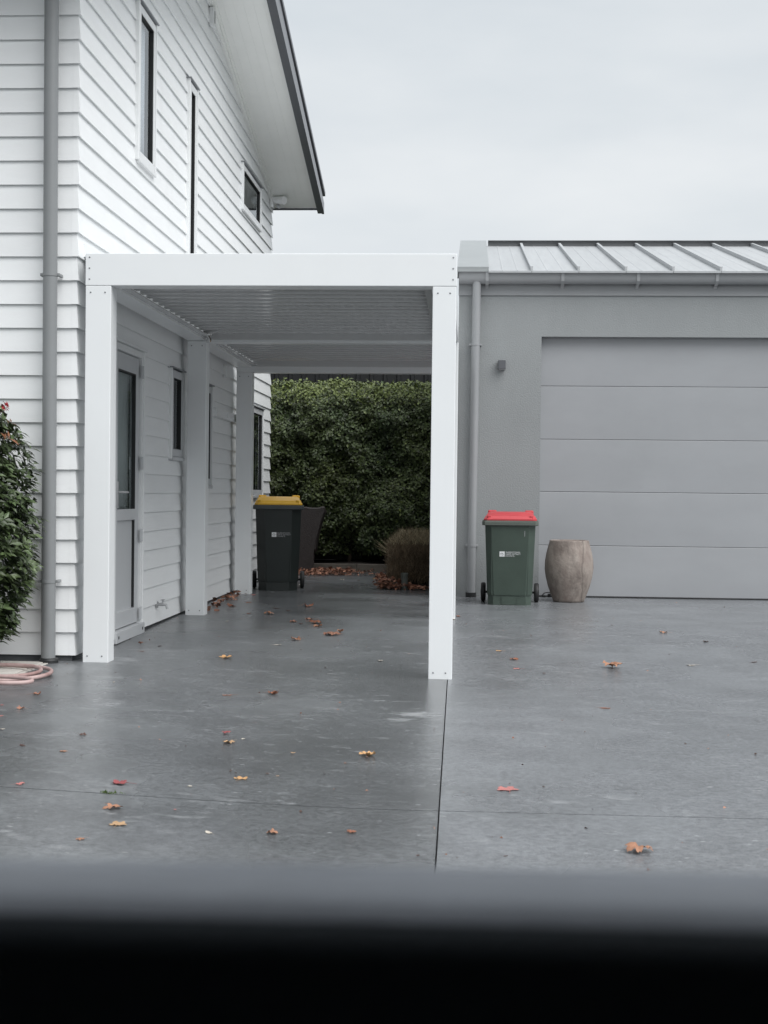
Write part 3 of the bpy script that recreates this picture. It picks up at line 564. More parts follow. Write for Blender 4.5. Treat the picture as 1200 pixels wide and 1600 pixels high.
def bin_(label, loc, rz_, hr, wb, wt, db, dt, rimw, c0, m_body, m_rim, m_lid, lid_h, base=.10):
    t = thing('wheelie_bin', label, 'bin', loc, rz_)
    b = B(); b.loft([octo(wb, db, base, c0), octo(wb + .006, db + .006, base + .02, c0), octo(wt, dt, hr - .055, c0 + .01), octo(wt + .004, dt + .004, hr - .02, c0 + .01)])
    es = [e for e in b.bm.edges if abs((e.verts[0].co - e.verts[1].co).normalized().z) > .9]; bmesh.ops.bevel(b.bm, geom=es, offset=.014, segments=2, affect='EDGES')
    body = build('body', b, m_body, t, local=True, sm_angle=32)
    b = B(); fb = wb - .012
    b.loft([octo(fb, db - .02, 0, c0), octo(fb, db - .02, base + .005, c0)]); 
    base_o = build('base', b, m_body, t, local=True)
    b = B(); b.box(-fb * .17, fb * .17, -db / 2 + .004, -db / 2 + .0105, .004, base - .012); b.box(-fb * .17 - .006, -fb * .17, -db / 2 + .0, -db / 2 + .0105, 0, base - .006); b.box(fb * .17, fb * .17 + .006, -db / 2 + .0, -db / 2 + .0105, 0, base - .006); build('base_recess', b, m_body, t, local=True)
    b = B(); rd = dt + (rimw - wt)
    b.loft([octo(wt + .012, dt + .012, hr - .052, .03), octo(rimw - .012, rd - .012, hr - .050, .03), octo(rimw, rd, hr - .044, .03), octo(rimw, rd, hr - .012, .03), octo(rimw - .010, rd - .01, hr - .008, .03), octo(rimw - .010, rd - .01, hr, .03)])
    build('rim', b, m_rim, t, local=True)
    b = B(); b.box(-rimw / 2 + .04, rimw / 2 - .04, -rd / 2 - .0015, -rd / 2 + .01, hr - .030, hr - .024); build('rim_bead', b, m_rim, t, local=True)
    b = B(); lw, ld = rimw - .035, rd - .02
    b.loft([octo(lw, ld, hr + .001, .035), octo(lw, ld, hr + .016, .035), octo(lw - .016, ld - .016, hr + .024, .04), octo(lw - .035, ld - .05, hr + lid_h * .52, .05), octo(lw - .052, ld - .07, hr + lid_h * .56, .05), octo(lw - .075, ld - .15, hr + lid_h * .86, .06, .03), octo(lw - .13, ld - .24, hr + lid_h, .07, .04)])
    lid = build('lid', b, m_lid, t, local=True, sm_angle=18)
    for s in (-1, 1):
        b = B(); b.box(s * (lw / 2 - .055) - .02, s * (lw / 2 - .055) + .02, -ld / 2 + .012, -ld / 2 + .07, hr + .018, hr + lid_h * .52 + .008, .008); build('lid_lug', b, m_lid, lid, local=True)
        b = B(); b.box(s * (lw / 2 - .075) - .045, s * (lw / 2 - .075) + .045, ld / 2 - .07, ld / 2 + .02, hr + .01, hr + lid_h * 1.16, .012); build('hinge', b, m_lid, lid, local=True)
    b = B(); b.tube([(-rimw / 2 + .06, rd / 2 - .01, hr - .03), (-rimw / 2 + .06, rd / 2 + .05, hr + .01), (-rimw / 2 + .08, rd / 2 + .06, hr + .02), (rimw / 2 - .08, rd / 2 + .06, hr + .02), (rimw / 2 - .06, rd / 2 + .05, hr + .01), (rimw / 2 - .06, rd / 2 - .01, hr - .03)], .014, 10); build('handle', b, m_rim, t, local=True, sm_angle=50)
    wy = db / 2 + .015; wr = .1; wx = wb / 2 + .030
    b = B(); b.cyl((-wx - .01, wy, wr), (wx + .01, wy, wr), .012, 10); build('axle', b, 'rubber', t, local=True, sm_angle=40)
    for s in (-1, 1):
        w0, w1 = s * (wx - .004), s * (wx + .046); mid = (w0 + w1) / 2
        b = B(); ring_ = [(w0 + (w1 - w0) * f, r) for f, r in ((0, .078), (.06, .094), (.25, .1), (.75, .1), (.94, .094), (1, .078))]
        b.loft([[(x, wy + r * math.cos(k * math.tau / 32), wr + r * math.sin(k * math.tau / 32)) for k in range(32)] for x, r in ring_]); wh = build('wheel', b, 'rubber', t, local=True, sm_angle=40)
        b = B(); b.cyl((w1 - s * .004, wy, wr), (w1 + s * .004, wy, wr), .045, 20, .03); build('hub', b, 'bin_rim_dark', wh, local=True, sm_angle=40)
    # printed council mark: mountain square and three lines of lettering, on the leaning front face
    return t, body
def bin_print(t, body, wt, wb, dt, db, hr, base, zc, x0, sc, faint):
    tilt = math.atan2((dt - db) / 2, hr - base); yf = -(db / 2 + (dt - db) / 2 * (zc - base) / (hr - .055 - base)) - .0022
    e = bpy.data.objects.new('council_mark', None); col.objects.link(e); e.parent = t; e.location = (x0, yf, zc); e.rotation_euler = (tilt, 0, 0)
    mw = 'print_white'
    b = B(); b.box(0, .052 * sc, -.0006, .0006, -.026 * sc, .026 * sc); build('mark_square', b, mw, e, local=True)
    b = B(); arc = [(.008 + .034 * k / 10, -.002 + .012 * math.sin(math.pi * min(1, k / 10 * 1.15))) for k in range(11)]
    b.tube([(x * sc, -.0008, z * sc) for x, z in arc], .0024 * sc, 6); b.tube([(.012 * sc, -.0008, -.015 * sc), (.022 * sc, -.0008, -.006 * sc), (.036 * sc, -.0008, -.016 * sc)], .0016 * sc, 6); build('mark_hill', b, 'print_dark', e, local=True)
    for i, s in enumerate(('QUEENSTOWN', 'LAKES DISTRICT', 'COUNCIL')): text_mesh(e, s, .0205 * sc, .060 * sc, (.0115 - .0185 * i) * sc, -.0006, mw if not faint else 'print_faint')
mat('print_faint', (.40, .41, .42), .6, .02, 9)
gzb = G(.42, 14.7)
RB = dict(wb=.452, wt=.510, db=.46, dt=.55)
t, body = bin_('green wheelie bin with a red lid, standing by the garage downpipe', (.416, 14.4 + .27, G(.4, 14.6)), math.radians(-2), .860, .452, .510, .46, .55, .570, .055, 'bin_green', 'bin_rim_green', 'lid_red', .085)
bin_print(t, body, .51, .452, .55, .46, .86, .10, .520, -.105, 1.0, False)
b = B(); b.box(.145, .149, -.2725, -.268, .70, .757); build('scratch', b, 'print_faint', t, local=True)
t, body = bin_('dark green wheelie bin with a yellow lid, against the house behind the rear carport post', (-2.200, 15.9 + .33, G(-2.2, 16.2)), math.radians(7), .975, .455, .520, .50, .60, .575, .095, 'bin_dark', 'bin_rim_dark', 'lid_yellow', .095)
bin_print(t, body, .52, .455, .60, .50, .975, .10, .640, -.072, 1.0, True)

# ------------------------------------------------------------------ planter pot
b = B(); prof = [(.150, 0), (.163, .004), (.170, .030), (.192, .085), (.222, .170), (.245, .265), (.256, .350), (.253, .430), (.240, .510), (.222, .580), (.209, .625), (.207, .640), (.203, .648), (.192, .650), (.183, .645), (.186, .60), (.21, .50), (.22, .40), (.20, .2), (.0005, .19)]
b.lathe(prof, 56); o = build('stone_pot', b, 'pot_stone', smooth=True); o.location = (1.048, 15.06, G(1, 15)); o.rotation_euler = (0, 0, .0)
tag(o, 'tall weathered brown barrel-shaped pot, empty, in front of the garage door', 'pot')

# ------------------------------------------------------------------ wicker chair behind the bins
ch = thing('wicker_chair', 'dark brown woven high-sided outdoor chair, beside the yellow lidded bin', 'chair', (-2.385, 19.72, G(-2.2, 19.8)), math.radians(-84))
def curved_panel(name, x0b, x1b, x0t, x1t, z0, z1, ybot, ytop, bow, th, m='wicker'):
    b = B(); nx, nz = 14, 12; fr, bk = [], []
    for j in range(nz + 1):
        v = j / nz; z = z0 + (z1 - z0) * v
        for i in range(nx + 1):
            u = i / nx; x = (x0b + (x0t - x0b) * v) + ((x1b + (x1t - x1b) * v) - (x0b + (x0t - x0b) * v)) * u
            y = ybot + (ytop - ybot) * v ** 1.6 - bow * (1 - (2 * u - 1) ** 2); zz = z - .035 * math.sin(math.pi * u) * v
            fr.append((x, y, zz)); bk.append((x, y + th, zz))
    V = [b.bm.verts.new(p) for p in fr]; K = [b.bm.verts.new(p) for p in bk]; s = nx + 1
    for j in range(nz):
        for i in range(nx):
            a = j * s + i; b.bm.faces.new((V[a], V[a + 1], V[a + s + 1], V[a + s])); b.bm.faces.new((K[a], K[a + s], K[a + s + 1], K[a + 1]))
    rim = [i for i in range(s)] + [j * s + nx for j in range(1, nz + 1)] + [nz * s + i for i in range(nx - 1, -1, -1)] + [j * s for j in range(nz - 1, 0, -1)]
    for i in range(len(rim)): p, q = rim[i], rim[(i + 1) % len(rim)]; b.bm.faces.new((V[q], V[p], K[p], K[q]))
    return build(name, b, m, ch, local=True, smooth=True)
curved_panel('backrest', -.243, .243, -.243, .243, .30, .895, .20, .325, -.03, .03)
b = B(); b.loft([[(-.22, -.26, .0), (.22, -.26, 0), (.22, .20, 0), (-.22, .20, 0)], [(-.24, -.28, .42), (.24, -.28, .42), (.24, .235, .42), (-.24, .235, .42)]]); bmesh.ops.bevel(b.bm, geom=list(b.bm.edges), offset=.02, segments=2, affect='EDGES'); build('seat_base', b, 'wicker', ch, local=True, sm_angle=40)
for s in (-1, 1):
    pr = [(-.27, .012), (.195, .012), (.205, .25), (.222, .42), (.268, .60), (.318, .78), (.350, .865), (.352, .890), (.335, .902), (.26, .880), (.17, .880), (.09, .893), (.05, .885), (.02, .84), (-.01, .70), (-.06, .62), (-.15, .60), (-.285, .60)]
    b = B(); b.loft([[(s * .245, y, z) for y, z in pr], [(s * .285, y, z) for y, z in pr]]); build('side_panel', b, 'wicker', ch, local=True, sm_angle=30)
    b = B(); b.tube([(s * .265, y, z + .006) for y, z in pr[7:]], .020, 10); build('side_rail', b, 'wicker', ch, local=True, smooth=True)
b = B(); b.box(-.225, .225, -.27, .18, .421, .47, .02); build('cushion', b, 'bin_rim_dark', ch, local=True, sm_angle=40)
# ------------------------------------------------------------------ kerb, beds, hedge, shed
for i, (xa, xb) in enumerate(((-9.0, -4.402), (-4.398, -1.602), (-1.598, GX - .01))):
    b = B(); b.box(xa, xb, 20.09, 20.15, -1.17, -1.022, .006)
    o = tag(build('timber_edging', b, 'timber_kerb'), ['grey timber garden edging board behind the house', 'grey timber garden edging board between the wicker chair and the dry shrub', 'grey timber garden edging board behind the dry shrub by the garage'][i], 'edging', 'garden edging boards under the hedge')
b = B(); n = 30
g = [[b.bm.verts.new((-9 + 8.84 * i / n, 20.152 + 3.6 * j / 8, -1.055 + .05 * noise.noise((i * .5, j * .8, 0)))) for i in range(n + 1)] for j in range(9)]
for j in range(8):
    for i in range(n): b.bm.faces.new((g[j][i], g[j][i + 1], g[j + 1][i + 1], g[j + 1][i]))
tag(build('garden_bed', b, 'soil', smooth=True), kind='structure')
b = B(); n = 20; g = []
for j in range(21):
    v = j / 20; row = []
    for i in range(n + 1):
        u = i / n; x = -1.03 + .10 * sstep(.9, .1, v) * 0 + u * .875; y = 16.42 + v * 3.62 + (.05 * math.sin(u * 7)) * (v < .03)
        z = G(x, y) + .006 + .05 * math.sin(math.pi * min(1, u * 1.0)) ** .6 * math.sin(math.pi * min(.96, max(.02, v))) ** .4 + .012 * noise.noise((i * .9, j * .9, 3))
        if i in (0,) or j in (0, 20): z = G(x, y) + .004
        row.append(b.bm.verts.new((x, y, z)))
    g.append(row)
for j in range(20):
    for i in range(n): b.bm.faces.new((g[j][i], g[j][i + 1], g[j + 1][i + 1], g[j + 1][i]))
tag(build('garden_bed', b, 'soil', smooth=True), kind='structure')

def leaf_faces(V, Fc, p, nrm, size, ratio=.5, curl=.15, MI=None, mi=0, tip=None):
    """one leaf: a folded pointed blade of four triangles"""
    nrm = nrm.normalized(); d = (tip or Vector((random.gauss(0, 1), random.gauss(0, 1), random.gauss(0, 1)))); d = (d - nrm * d.dot(nrm)); d = d.normalized() if d.length > 1e-4 else nrm.orthogonal().normalized()
    s = nrm.cross(d); w = size * ratio * .5; k = len(V)
    V += [p, p + d * size * .5 + s * w + nrm * size * curl * .6, p + d * size - nrm * size * curl * .5, p + d * size * .5 - s * w + nrm * size * curl * .6, p + d * size * .48]
    Fc += [(k, k + 1, k + 4), (k + 1, k + 2, k + 4), (k + 2, k + 3, k + 4), (k + 3, k, k + 4)]
    if MI is not None: MI += [mi] * 4
def mesh_obj(name, V, Fc, mats, parent=None, MI=None, local=False):
    me = bpy.data.meshes.new(name); off = Vector((0, 0, 0)) if (not parent or local) else root_loc(parent)
    me.from_pydata([tuple(Vector(v) - off) for v in V], [], Fc)
    for m in mats: me.materials.append(MATS[m])
    if MI: me.polygons.foreach_set('material_index', MI)
    me.update(); o = bpy.data.objects.new(name, me); col.objects.link(o)
    if parent: o.parent = parent
    return o
# tall clipped hedge
hedge = thing('hedge', 'tall clipped dark green hedge across the end of the drive', 'hedge', (-3.2, 21.4, -1.05))
HX0, HX1, HY, HT = -6.2, -.22, 20.85, 1.565
def hface(x, z):                              # lumpy front face of the hedge
    bulge = .20 * noise.noise((x * .9, z * .9, 1.3)) + .24 * noise.noise((x * 2.4, z * 2.4, 4.1)) + .13 * noise.noise((x * 6, z * 6, 9.1))
    return HY - bulge + .30 * sstep(-.45, -1.0, z) + .35 * sstep(1.35, 1.75, z)
def htop(x): return HT + .06 * noise.noise((x * 1.3, 0, 7)) + .05 * noise.noise((x * 4, 2, 7))
V, Fc, MI = [], [], []
for i in range(46000):
    x = random.uniform(HX0, HX1) if random.random() < .3 else random.uniform(-3.3, HX1); z = random.uniform(-.92, htop(x))
    y = hface(x, z) + abs(random.gauss(0, .09)) - .02
    n = Vector((random.gauss(0, .55), -1 + random.gauss(0, .35), .55 + random.gauss(0, .5)))
    hi = sstep(htop(x) - .38, htop(x) - .02, z); mi = 1 if random.random() < hi * .75 + .010 else 0
    leaf_faces(V, Fc, Vector((x, y, z)), n, random.uniform(.032, .064), .62, .12, MI, mi)
for i in range(7000):
    x = random.uniform(HX0, HX1); y = HY + .25 + random.random() * .9
    n = Vector((random.gauss(0, .6), random.gauss(-.3, .6), 1)); z = htop(x) + random.gauss(0, .035) + .03
    leaf_faces(V, Fc, Vector((x, y, z)), n, random.uniform(.045, .08), .6, .12, MI, 1 if random.random() < .7 else 0)
for i in range(90):                            # upright new shoots that break the clipped line
    x = random.uniform(-3.4, HX1); y = HY + random.uniform(.1, .5); z = htop(x) - .03; hgt = random.uniform(.04, .13)
    for k in range(7):
        leaf_faces(V, Fc, Vector((x + random.gauss(0, .012), y, z + hgt * k / 6)), Vector((random.gauss(0, 1), random.gauss(0, 1), .7)), random.uniform(.035, .06), .5, .12, MI, 1, Vector((random.gauss(0, .7), random.gauss(0, .7), 1)))
o = mesh_obj('foliage', V, Fc, ['hedge_leaf', 'hedge_shoot'], hedge, MI); o['kind'] = 'stuff'
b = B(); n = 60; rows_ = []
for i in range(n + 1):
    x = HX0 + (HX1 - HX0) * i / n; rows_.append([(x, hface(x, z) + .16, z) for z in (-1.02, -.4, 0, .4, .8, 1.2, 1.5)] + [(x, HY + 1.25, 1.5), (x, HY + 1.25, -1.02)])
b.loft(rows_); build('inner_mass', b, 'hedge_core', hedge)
for i in range(9):
    x = -5.9 + i * .68; b = B(); b.tube([(x, 21.3, -1.1), (x + random.uniform(-.05, .05), 21.3, -.85), (x + random.uniform(-.1, .1), 21.25, -.5)], lambda t: .035 - .012 * t, 8); build('stem', b, 'bark', hedge, smooth=True)
# dark shed beyond the hedge
shed = thing('neighbouring_shed', 'dark ribbed metal shed just showing above the hedge', 'shed', (-3, 26, -1.2))
b = B(); x = -9.0; prof = []
while x < 5: prof += [(x, 0), (x + .12, 0), (x + .14, -.03), (x + .19, -.03), (x + .21, 0)]; x += .25
b.loft([[(p, 26 + q, -1.3) for p, q in prof], [(p, 26 + q, 2.9) for p, q in prof]], closed=False); build('wall_cladding', b, 'shed_dark', shed)
b = B(); b.prism([(25.7, 2.9), (29, 3.4), (32, 2.9), (32, 2.82), (29, 3.32), (25.7, 2.82)], lambda p, t: (t, p[0], p[1]), -9.2, 5.2); build('roof', b, 'shed_dark', shed)
b = B(); b.box(-9, 5, 26.04, 31.8, -1.3, 2.85); build('shell', b, 'shed_dark', shed)
# dry clipped shrub by the garage
dry = thing('dry_shrub', 'low clipped brown dry shrub in the bed beside the garage wall', 'shrub', (-.62, 17.1, G(-.6, 17)))
V, Fc, MI = [], [], []
def blade(p, q, w, mi):
    k = len(V); d = (q - p); s = d.cross(Vector((random.gauss(0, 1), random.gauss(0, 1), .3))).normalized() * w; s2 = d.cross(s).normalized() * w
    V.extend([p - s, p + s, p + s2, q]); Fc.extend([(k, k + 1, k + 3), (k + 1, k + 2, k + 3), (k + 2, k, k + 3)]); MI.extend([mi] * 3)
for i in range(26000):
    x = random.uniform(-1.0, -.24); y = random.uniform(16.62, 17.75); z = -1.10 + .62 * random.random() ** .75
    e = min((x + 1.0) / .10, 1, (y - 16.62) / .12); 
    if random.random() > e + .25: continue
    if z > -.50 - .14 * max(0, 1 - (x + 1.0) / .22) ** 2 - .12 * max(0, 1 - (y - 16.62) / .2) ** 2 + .03 * noise.noise((x * 5, y * 5, 0)): continue
    p = Vector((x, y, z)); q = p + Vector((random.gauss(0, .035), random.gauss(-.01, .035), random.uniform(.03, .11)))
    blade(p, q, random.uniform(.0015, .003), 1 if z > -.62 and random.random() < .6 else 0)
for i in range(9):
    p = Vector((-.98 + random.random() * .05, 16.8 + random.random() * .5, -.75 + random.random() * .1)); blade(p, p + Vector((-.14 - random.random() * .08, random.gauss(0, .05), .07 + random.random() * .12)), .004, 1)
o = mesh_obj('twigs', V, Fc, ['dry_twig', 'dry_tip'], dry, MI); o['kind'] = 'stuff'
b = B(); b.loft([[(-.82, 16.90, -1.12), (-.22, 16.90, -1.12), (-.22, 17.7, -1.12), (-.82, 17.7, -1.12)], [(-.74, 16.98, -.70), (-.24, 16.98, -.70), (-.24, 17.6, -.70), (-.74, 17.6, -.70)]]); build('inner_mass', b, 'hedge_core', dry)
bo = thing('bollard_light', 'short grey-green bollard light in front of the dry shrub', 'bollard', (-.755, 16.50, G(-.75, 16.5)))
b = B(); b.cyl((-.755, 16.50, G(-.7, 16.5)), (-.755, 16.50, -.965), .040, 18); build('stem', b, 'bollard', bo, sm_angle=40)
b = B(); b.cyl((-.755, 16.50, -.964), (-.755, 16.50, -.935), .044, 18, .042); build('cap', b, 'bollard', bo, sm_angle=40)

# ------------------------------------------------------------------ flowering shrub at the front wall
sh = thing('flowering_shrub', 'leafy evergreen shrub with red flower at left against the white wall', 'shrub', (-3.38, 8.80, G(-3.4, 8.8)))
V, Fc, MI = [], [], []
def shrub_r(a, z):
    t = (z + 1.0) / 1.62
    prof = .30 + .40 * math.sin(math.pi * min(1, max(0, t)) ** .8) ** .7
    return prof * (1 + .20 * noise.noise((math.cos(a) * 1.7, math.sin(a) * 1.7, z * 2.6)) + .10 * noise.noise((math.cos(a) * 4, math.sin(a) * 4, z * 6)))
for i in range(2600):
    a = random.uniform(0, math.tau); z = random.uniform(-.97, .58); r = shrub_r(a, z) * random.uniform(.55, 1.0) ** .6
    c = Vector((-3.36 + r * math.cos(a), 8.80 + r * math.sin(a) * .62, z)); od = Vector((math.cos(a), math.sin(a), random.uniform(.1, .9))).normalized()
    bronze = 1 if (z > .28 and random.random() < .13) else 0
    for k in range(random.randint(6, 10)):      # a whorl of pointed leaves round each shoot tip
        ang = random.uniform(0, math.tau); u = od.orthogonal().normalized(); v = od.cross(u); tip = (od * random.uniform(.2, 1.1) + u * math.cos(ang) + v * math.sin(ang)).normalized()
        leaf_faces(V, Fc, c + od * random.uniform(-.05, .02), (od + Vector((0, 0, .4)) - tip * .4), random.uniform(.045, .080), .44, .10, MI, bronze, tip)
o = mesh_obj('foliage', V, Fc, ['shrub_leaf', 'shrub_bronze'], sh, MI); o['kind'] = 'stuff'
for i in range(7):
    a = i * .9; b = B(); b.tube([(-3.42 + .03 * math.cos(a), 8.8 + .03 * math.sin(a), -1.17), (-3.42 + .12 * math.cos(a), 8.8 + .1 * math.sin(a), -.6), (-3.42 + .3 * math.cos(a), 8.8 + .2 * math.sin(a), -.1), (-3.42 + .38 * math.cos(a), 8.8 + .25 * math.sin(a), .3)], lambda t: .014 * (1 - t * .75), 7); build('stem', b, 'bark', sh, smooth=True)
V, Fc = [], []; c = Vector((-2.955, 8.86, .520))
for i in range(46):
    d = Vector((random.gauss(0, 1), random.gauss(0, 1), random.gauss(.2, 1))).normalized(); leaf_faces(V, Fc, c + d * .006, d.orthogonal(), random.uniform(.02, .036), .35, .1, None, 0, d)
mesh_obj('flower', V, Fc, ['flower_red'], sh)
b = B(); b.tube([(-3.10, 8.84, .36), (-3.02, 8.85, .44), (-2.957, 8.86, .515)], .004, 6); build('flower_stalk', b, 'bark', sh)

# ------------------------------------------------------------------ pavers, hose, weed
pv = bpy.data.objects.new('paving', None); col.objects.link(pv); tag(pv, kind='structure')
for i in range(3):
    for j in range(4):
        x1 = -2.795 - i * .30 - .0 + .0; b = B(); y0 = 8.02 + j * .30
        b.box(x1 - .292, x1, y0, y0 + .292, G(-2.8, 8.6) - .02, G(-2.8, 8.6) + .010, .004); build('paver', b, 'paver', pv)
b = B(); b.box(-2.792, -2.762, 8.02, 9.20, G(-2.8, 8.6) - .02, G(-2.8, 8.6) + .005, .003); build('paver_edge', b, 'paver', pv)
V = []
cx, cy = -3.04, 8.52; gh = G(-2.8, 8.4) + .022
def lp(k):
    a = -2.2 + k * math.tau / 50; r = k / 50
    s = sstep(1.9, 2.25, r)
    rx = (.50 - .065 * sstep(.7, 1.2, r)) * (1 - s) + .58 * s; ry = (.40 - .07 * sstep(.7, 1.2, r)) * (1 - s) + .17 * s
    return (cx - .03 * s + rx * math.cos(a), cy - .50 * s + ry * math.sin(a), gh + .006 * math.sin(k * .37) + .012 * min(2, int(r)))
V = [lp(k) for k in range(150)]
V = V[:139]
V += [(V[-1][0] + .02, V[-1][1] + .0, gh), (V[-1][0] + .06, V[-1][1] - .02, gh - .006)]
sm = []
for i in range(len(V)):
    s = [V[max(0, min(len(V) - 1, i + d))] for d in range(-3, 4)]; sm.append(tuple(sum(q[k] for q in s) / 7 for k in range(3)))
b = B(); b.tube(sm, .0125, 10); hose = thing('garden_hose', 'faded pink garden hose coiled on the concrete below the shrub', 'hose', (cx, cy, gh)); build('hose_tube', b, 'hose', hose, smooth=True)
b = B(); e = Vector(sm[-1]); d = (e - Vector(sm[-3])).normalized(); b.cyl(e - d * .01, e + d * .035, .016, 14, .013); b.cyl(e + d * .035, e + d * .05, .019, 14); build('hose_fitting', b, 'hose_brass', hose, sm_angle=40)
wd = Vector((-1.41, 5.50, G(-1.4, 5.5) - .01)); V, Fc = [], []
for i in range(60): leaf_faces(V, Fc, wd + Vector((random.gauss(0, .022), random.gauss(0, .006), 0)), Vector((random.gauss(0, 1), random.gauss(0, 1), .2)), random.uniform(.012, .026), .3, .1, None, 0, Vector((random.gauss(0, .7), random.gauss(0, .5), 1)))
tag(mesh_obj('weed_tuft', V, Fc, ['weed']), 'tiny green weed growing in the cross joint of the concrete', 'weed')

# ------------------------------------------------------------------ fallen leaves
def leaf_mesh(seed, lobes, depth, curl, crump, m, asp=1.0, stalk=True):
    R = random.Random(seed); n = 44; b = B(); ph = R.uniform(0, 9)
    def rad(a):
        l = abs(math.sin(a * lobes / 2)) if lobes else 0
        return (1 - depth * (1 - l ** .8)) * (1 + .05 * math.sin(a * 17 + ph)) * (1 - .25 * (math.cos(a) < -.8))
    def zz(x, y): return curl * (x * x * R_a + y * y * R_b) + crump * noise.noise((x * 2.3 + ph, y * 2.3, ph)) + .3 * crump * noise.noise((x * 6 + ph, y * 6, ph))
    R_a, R_b = R.uniform(.2, 1.0), R.uniform(-.4, .9)
    c = b.bm.verts.new((0, 0, zz(0, 0))); prev = None; rings = []
    for f in (.35, .7, 1.0):
        ring_ = []
        for k in range(n):
            a = k * math.tau / n; r = (rad(a) * .5 * f if f > .5 else .5 * f * .6 * (1 + .5 * (rad(a) - .5))); x, y = r * math.cos(a), r * math.sin(a) * asp; sh_ = 1 - .25 * min(1, abs(zz(x * 2, y * 2)))
            ring_.append(b.bm.verts.new((x * sh_, y * sh_, zz(x * 2, y * 2) * .5)))
        rings.append(ring_)
    for k in range(n):
        b.bm.faces.new((c, rings[0][k], rings[0][(k + 1) % n]))
        for a_, b_ in zip(rings, rings[1:]): b.bm.faces.new((a_[k], b_[k], b_[(k + 1) % n], a_[(k + 1) % n]))
    if stalk: b.tube([(-.30, 0, zz(-.6, 0) * .5), (-.55, .03, .05), (-.85, .10, .02)], lambda t: .016 - .006 * t, 5)
    lo = min(v.co.z for v in b.bm.verts); bmesh.ops.translate(b.bm, verts=b.bm.verts, vec=(0, 0, -lo))
    me = bpy.data.meshes.new('fallen_leaf'); b.bm.to_mesh(me); b.bm.free(); me.materials.append(LEAFM[m]); me.shade_smooth(); return me
LM = {}
def get_leaf(kind, m, s):
    key = (kind, m, s)
    if key not in LM:
        LM[key] = {'lobed': lambda: leaf_mesh(s, 5, .52, .45, .22, m), 'flat': lambda: leaf_mesh(s, 5, .5, .22, .14, m), 'curled': lambda: leaf_mesh(s, 5, .40, .85, .40, m, .8), 'crumpled': lambda: leaf_mesh(s, 6, .40, -.55, .42, m), 'oval': lambda: leaf_mesh(s, 0, 0, .35, .15, m, .42), 'scrap': lambda: leaf_mesh(s, 3, .4, .3, .3, m, .6, False)}[kind]()
    return LM[key]
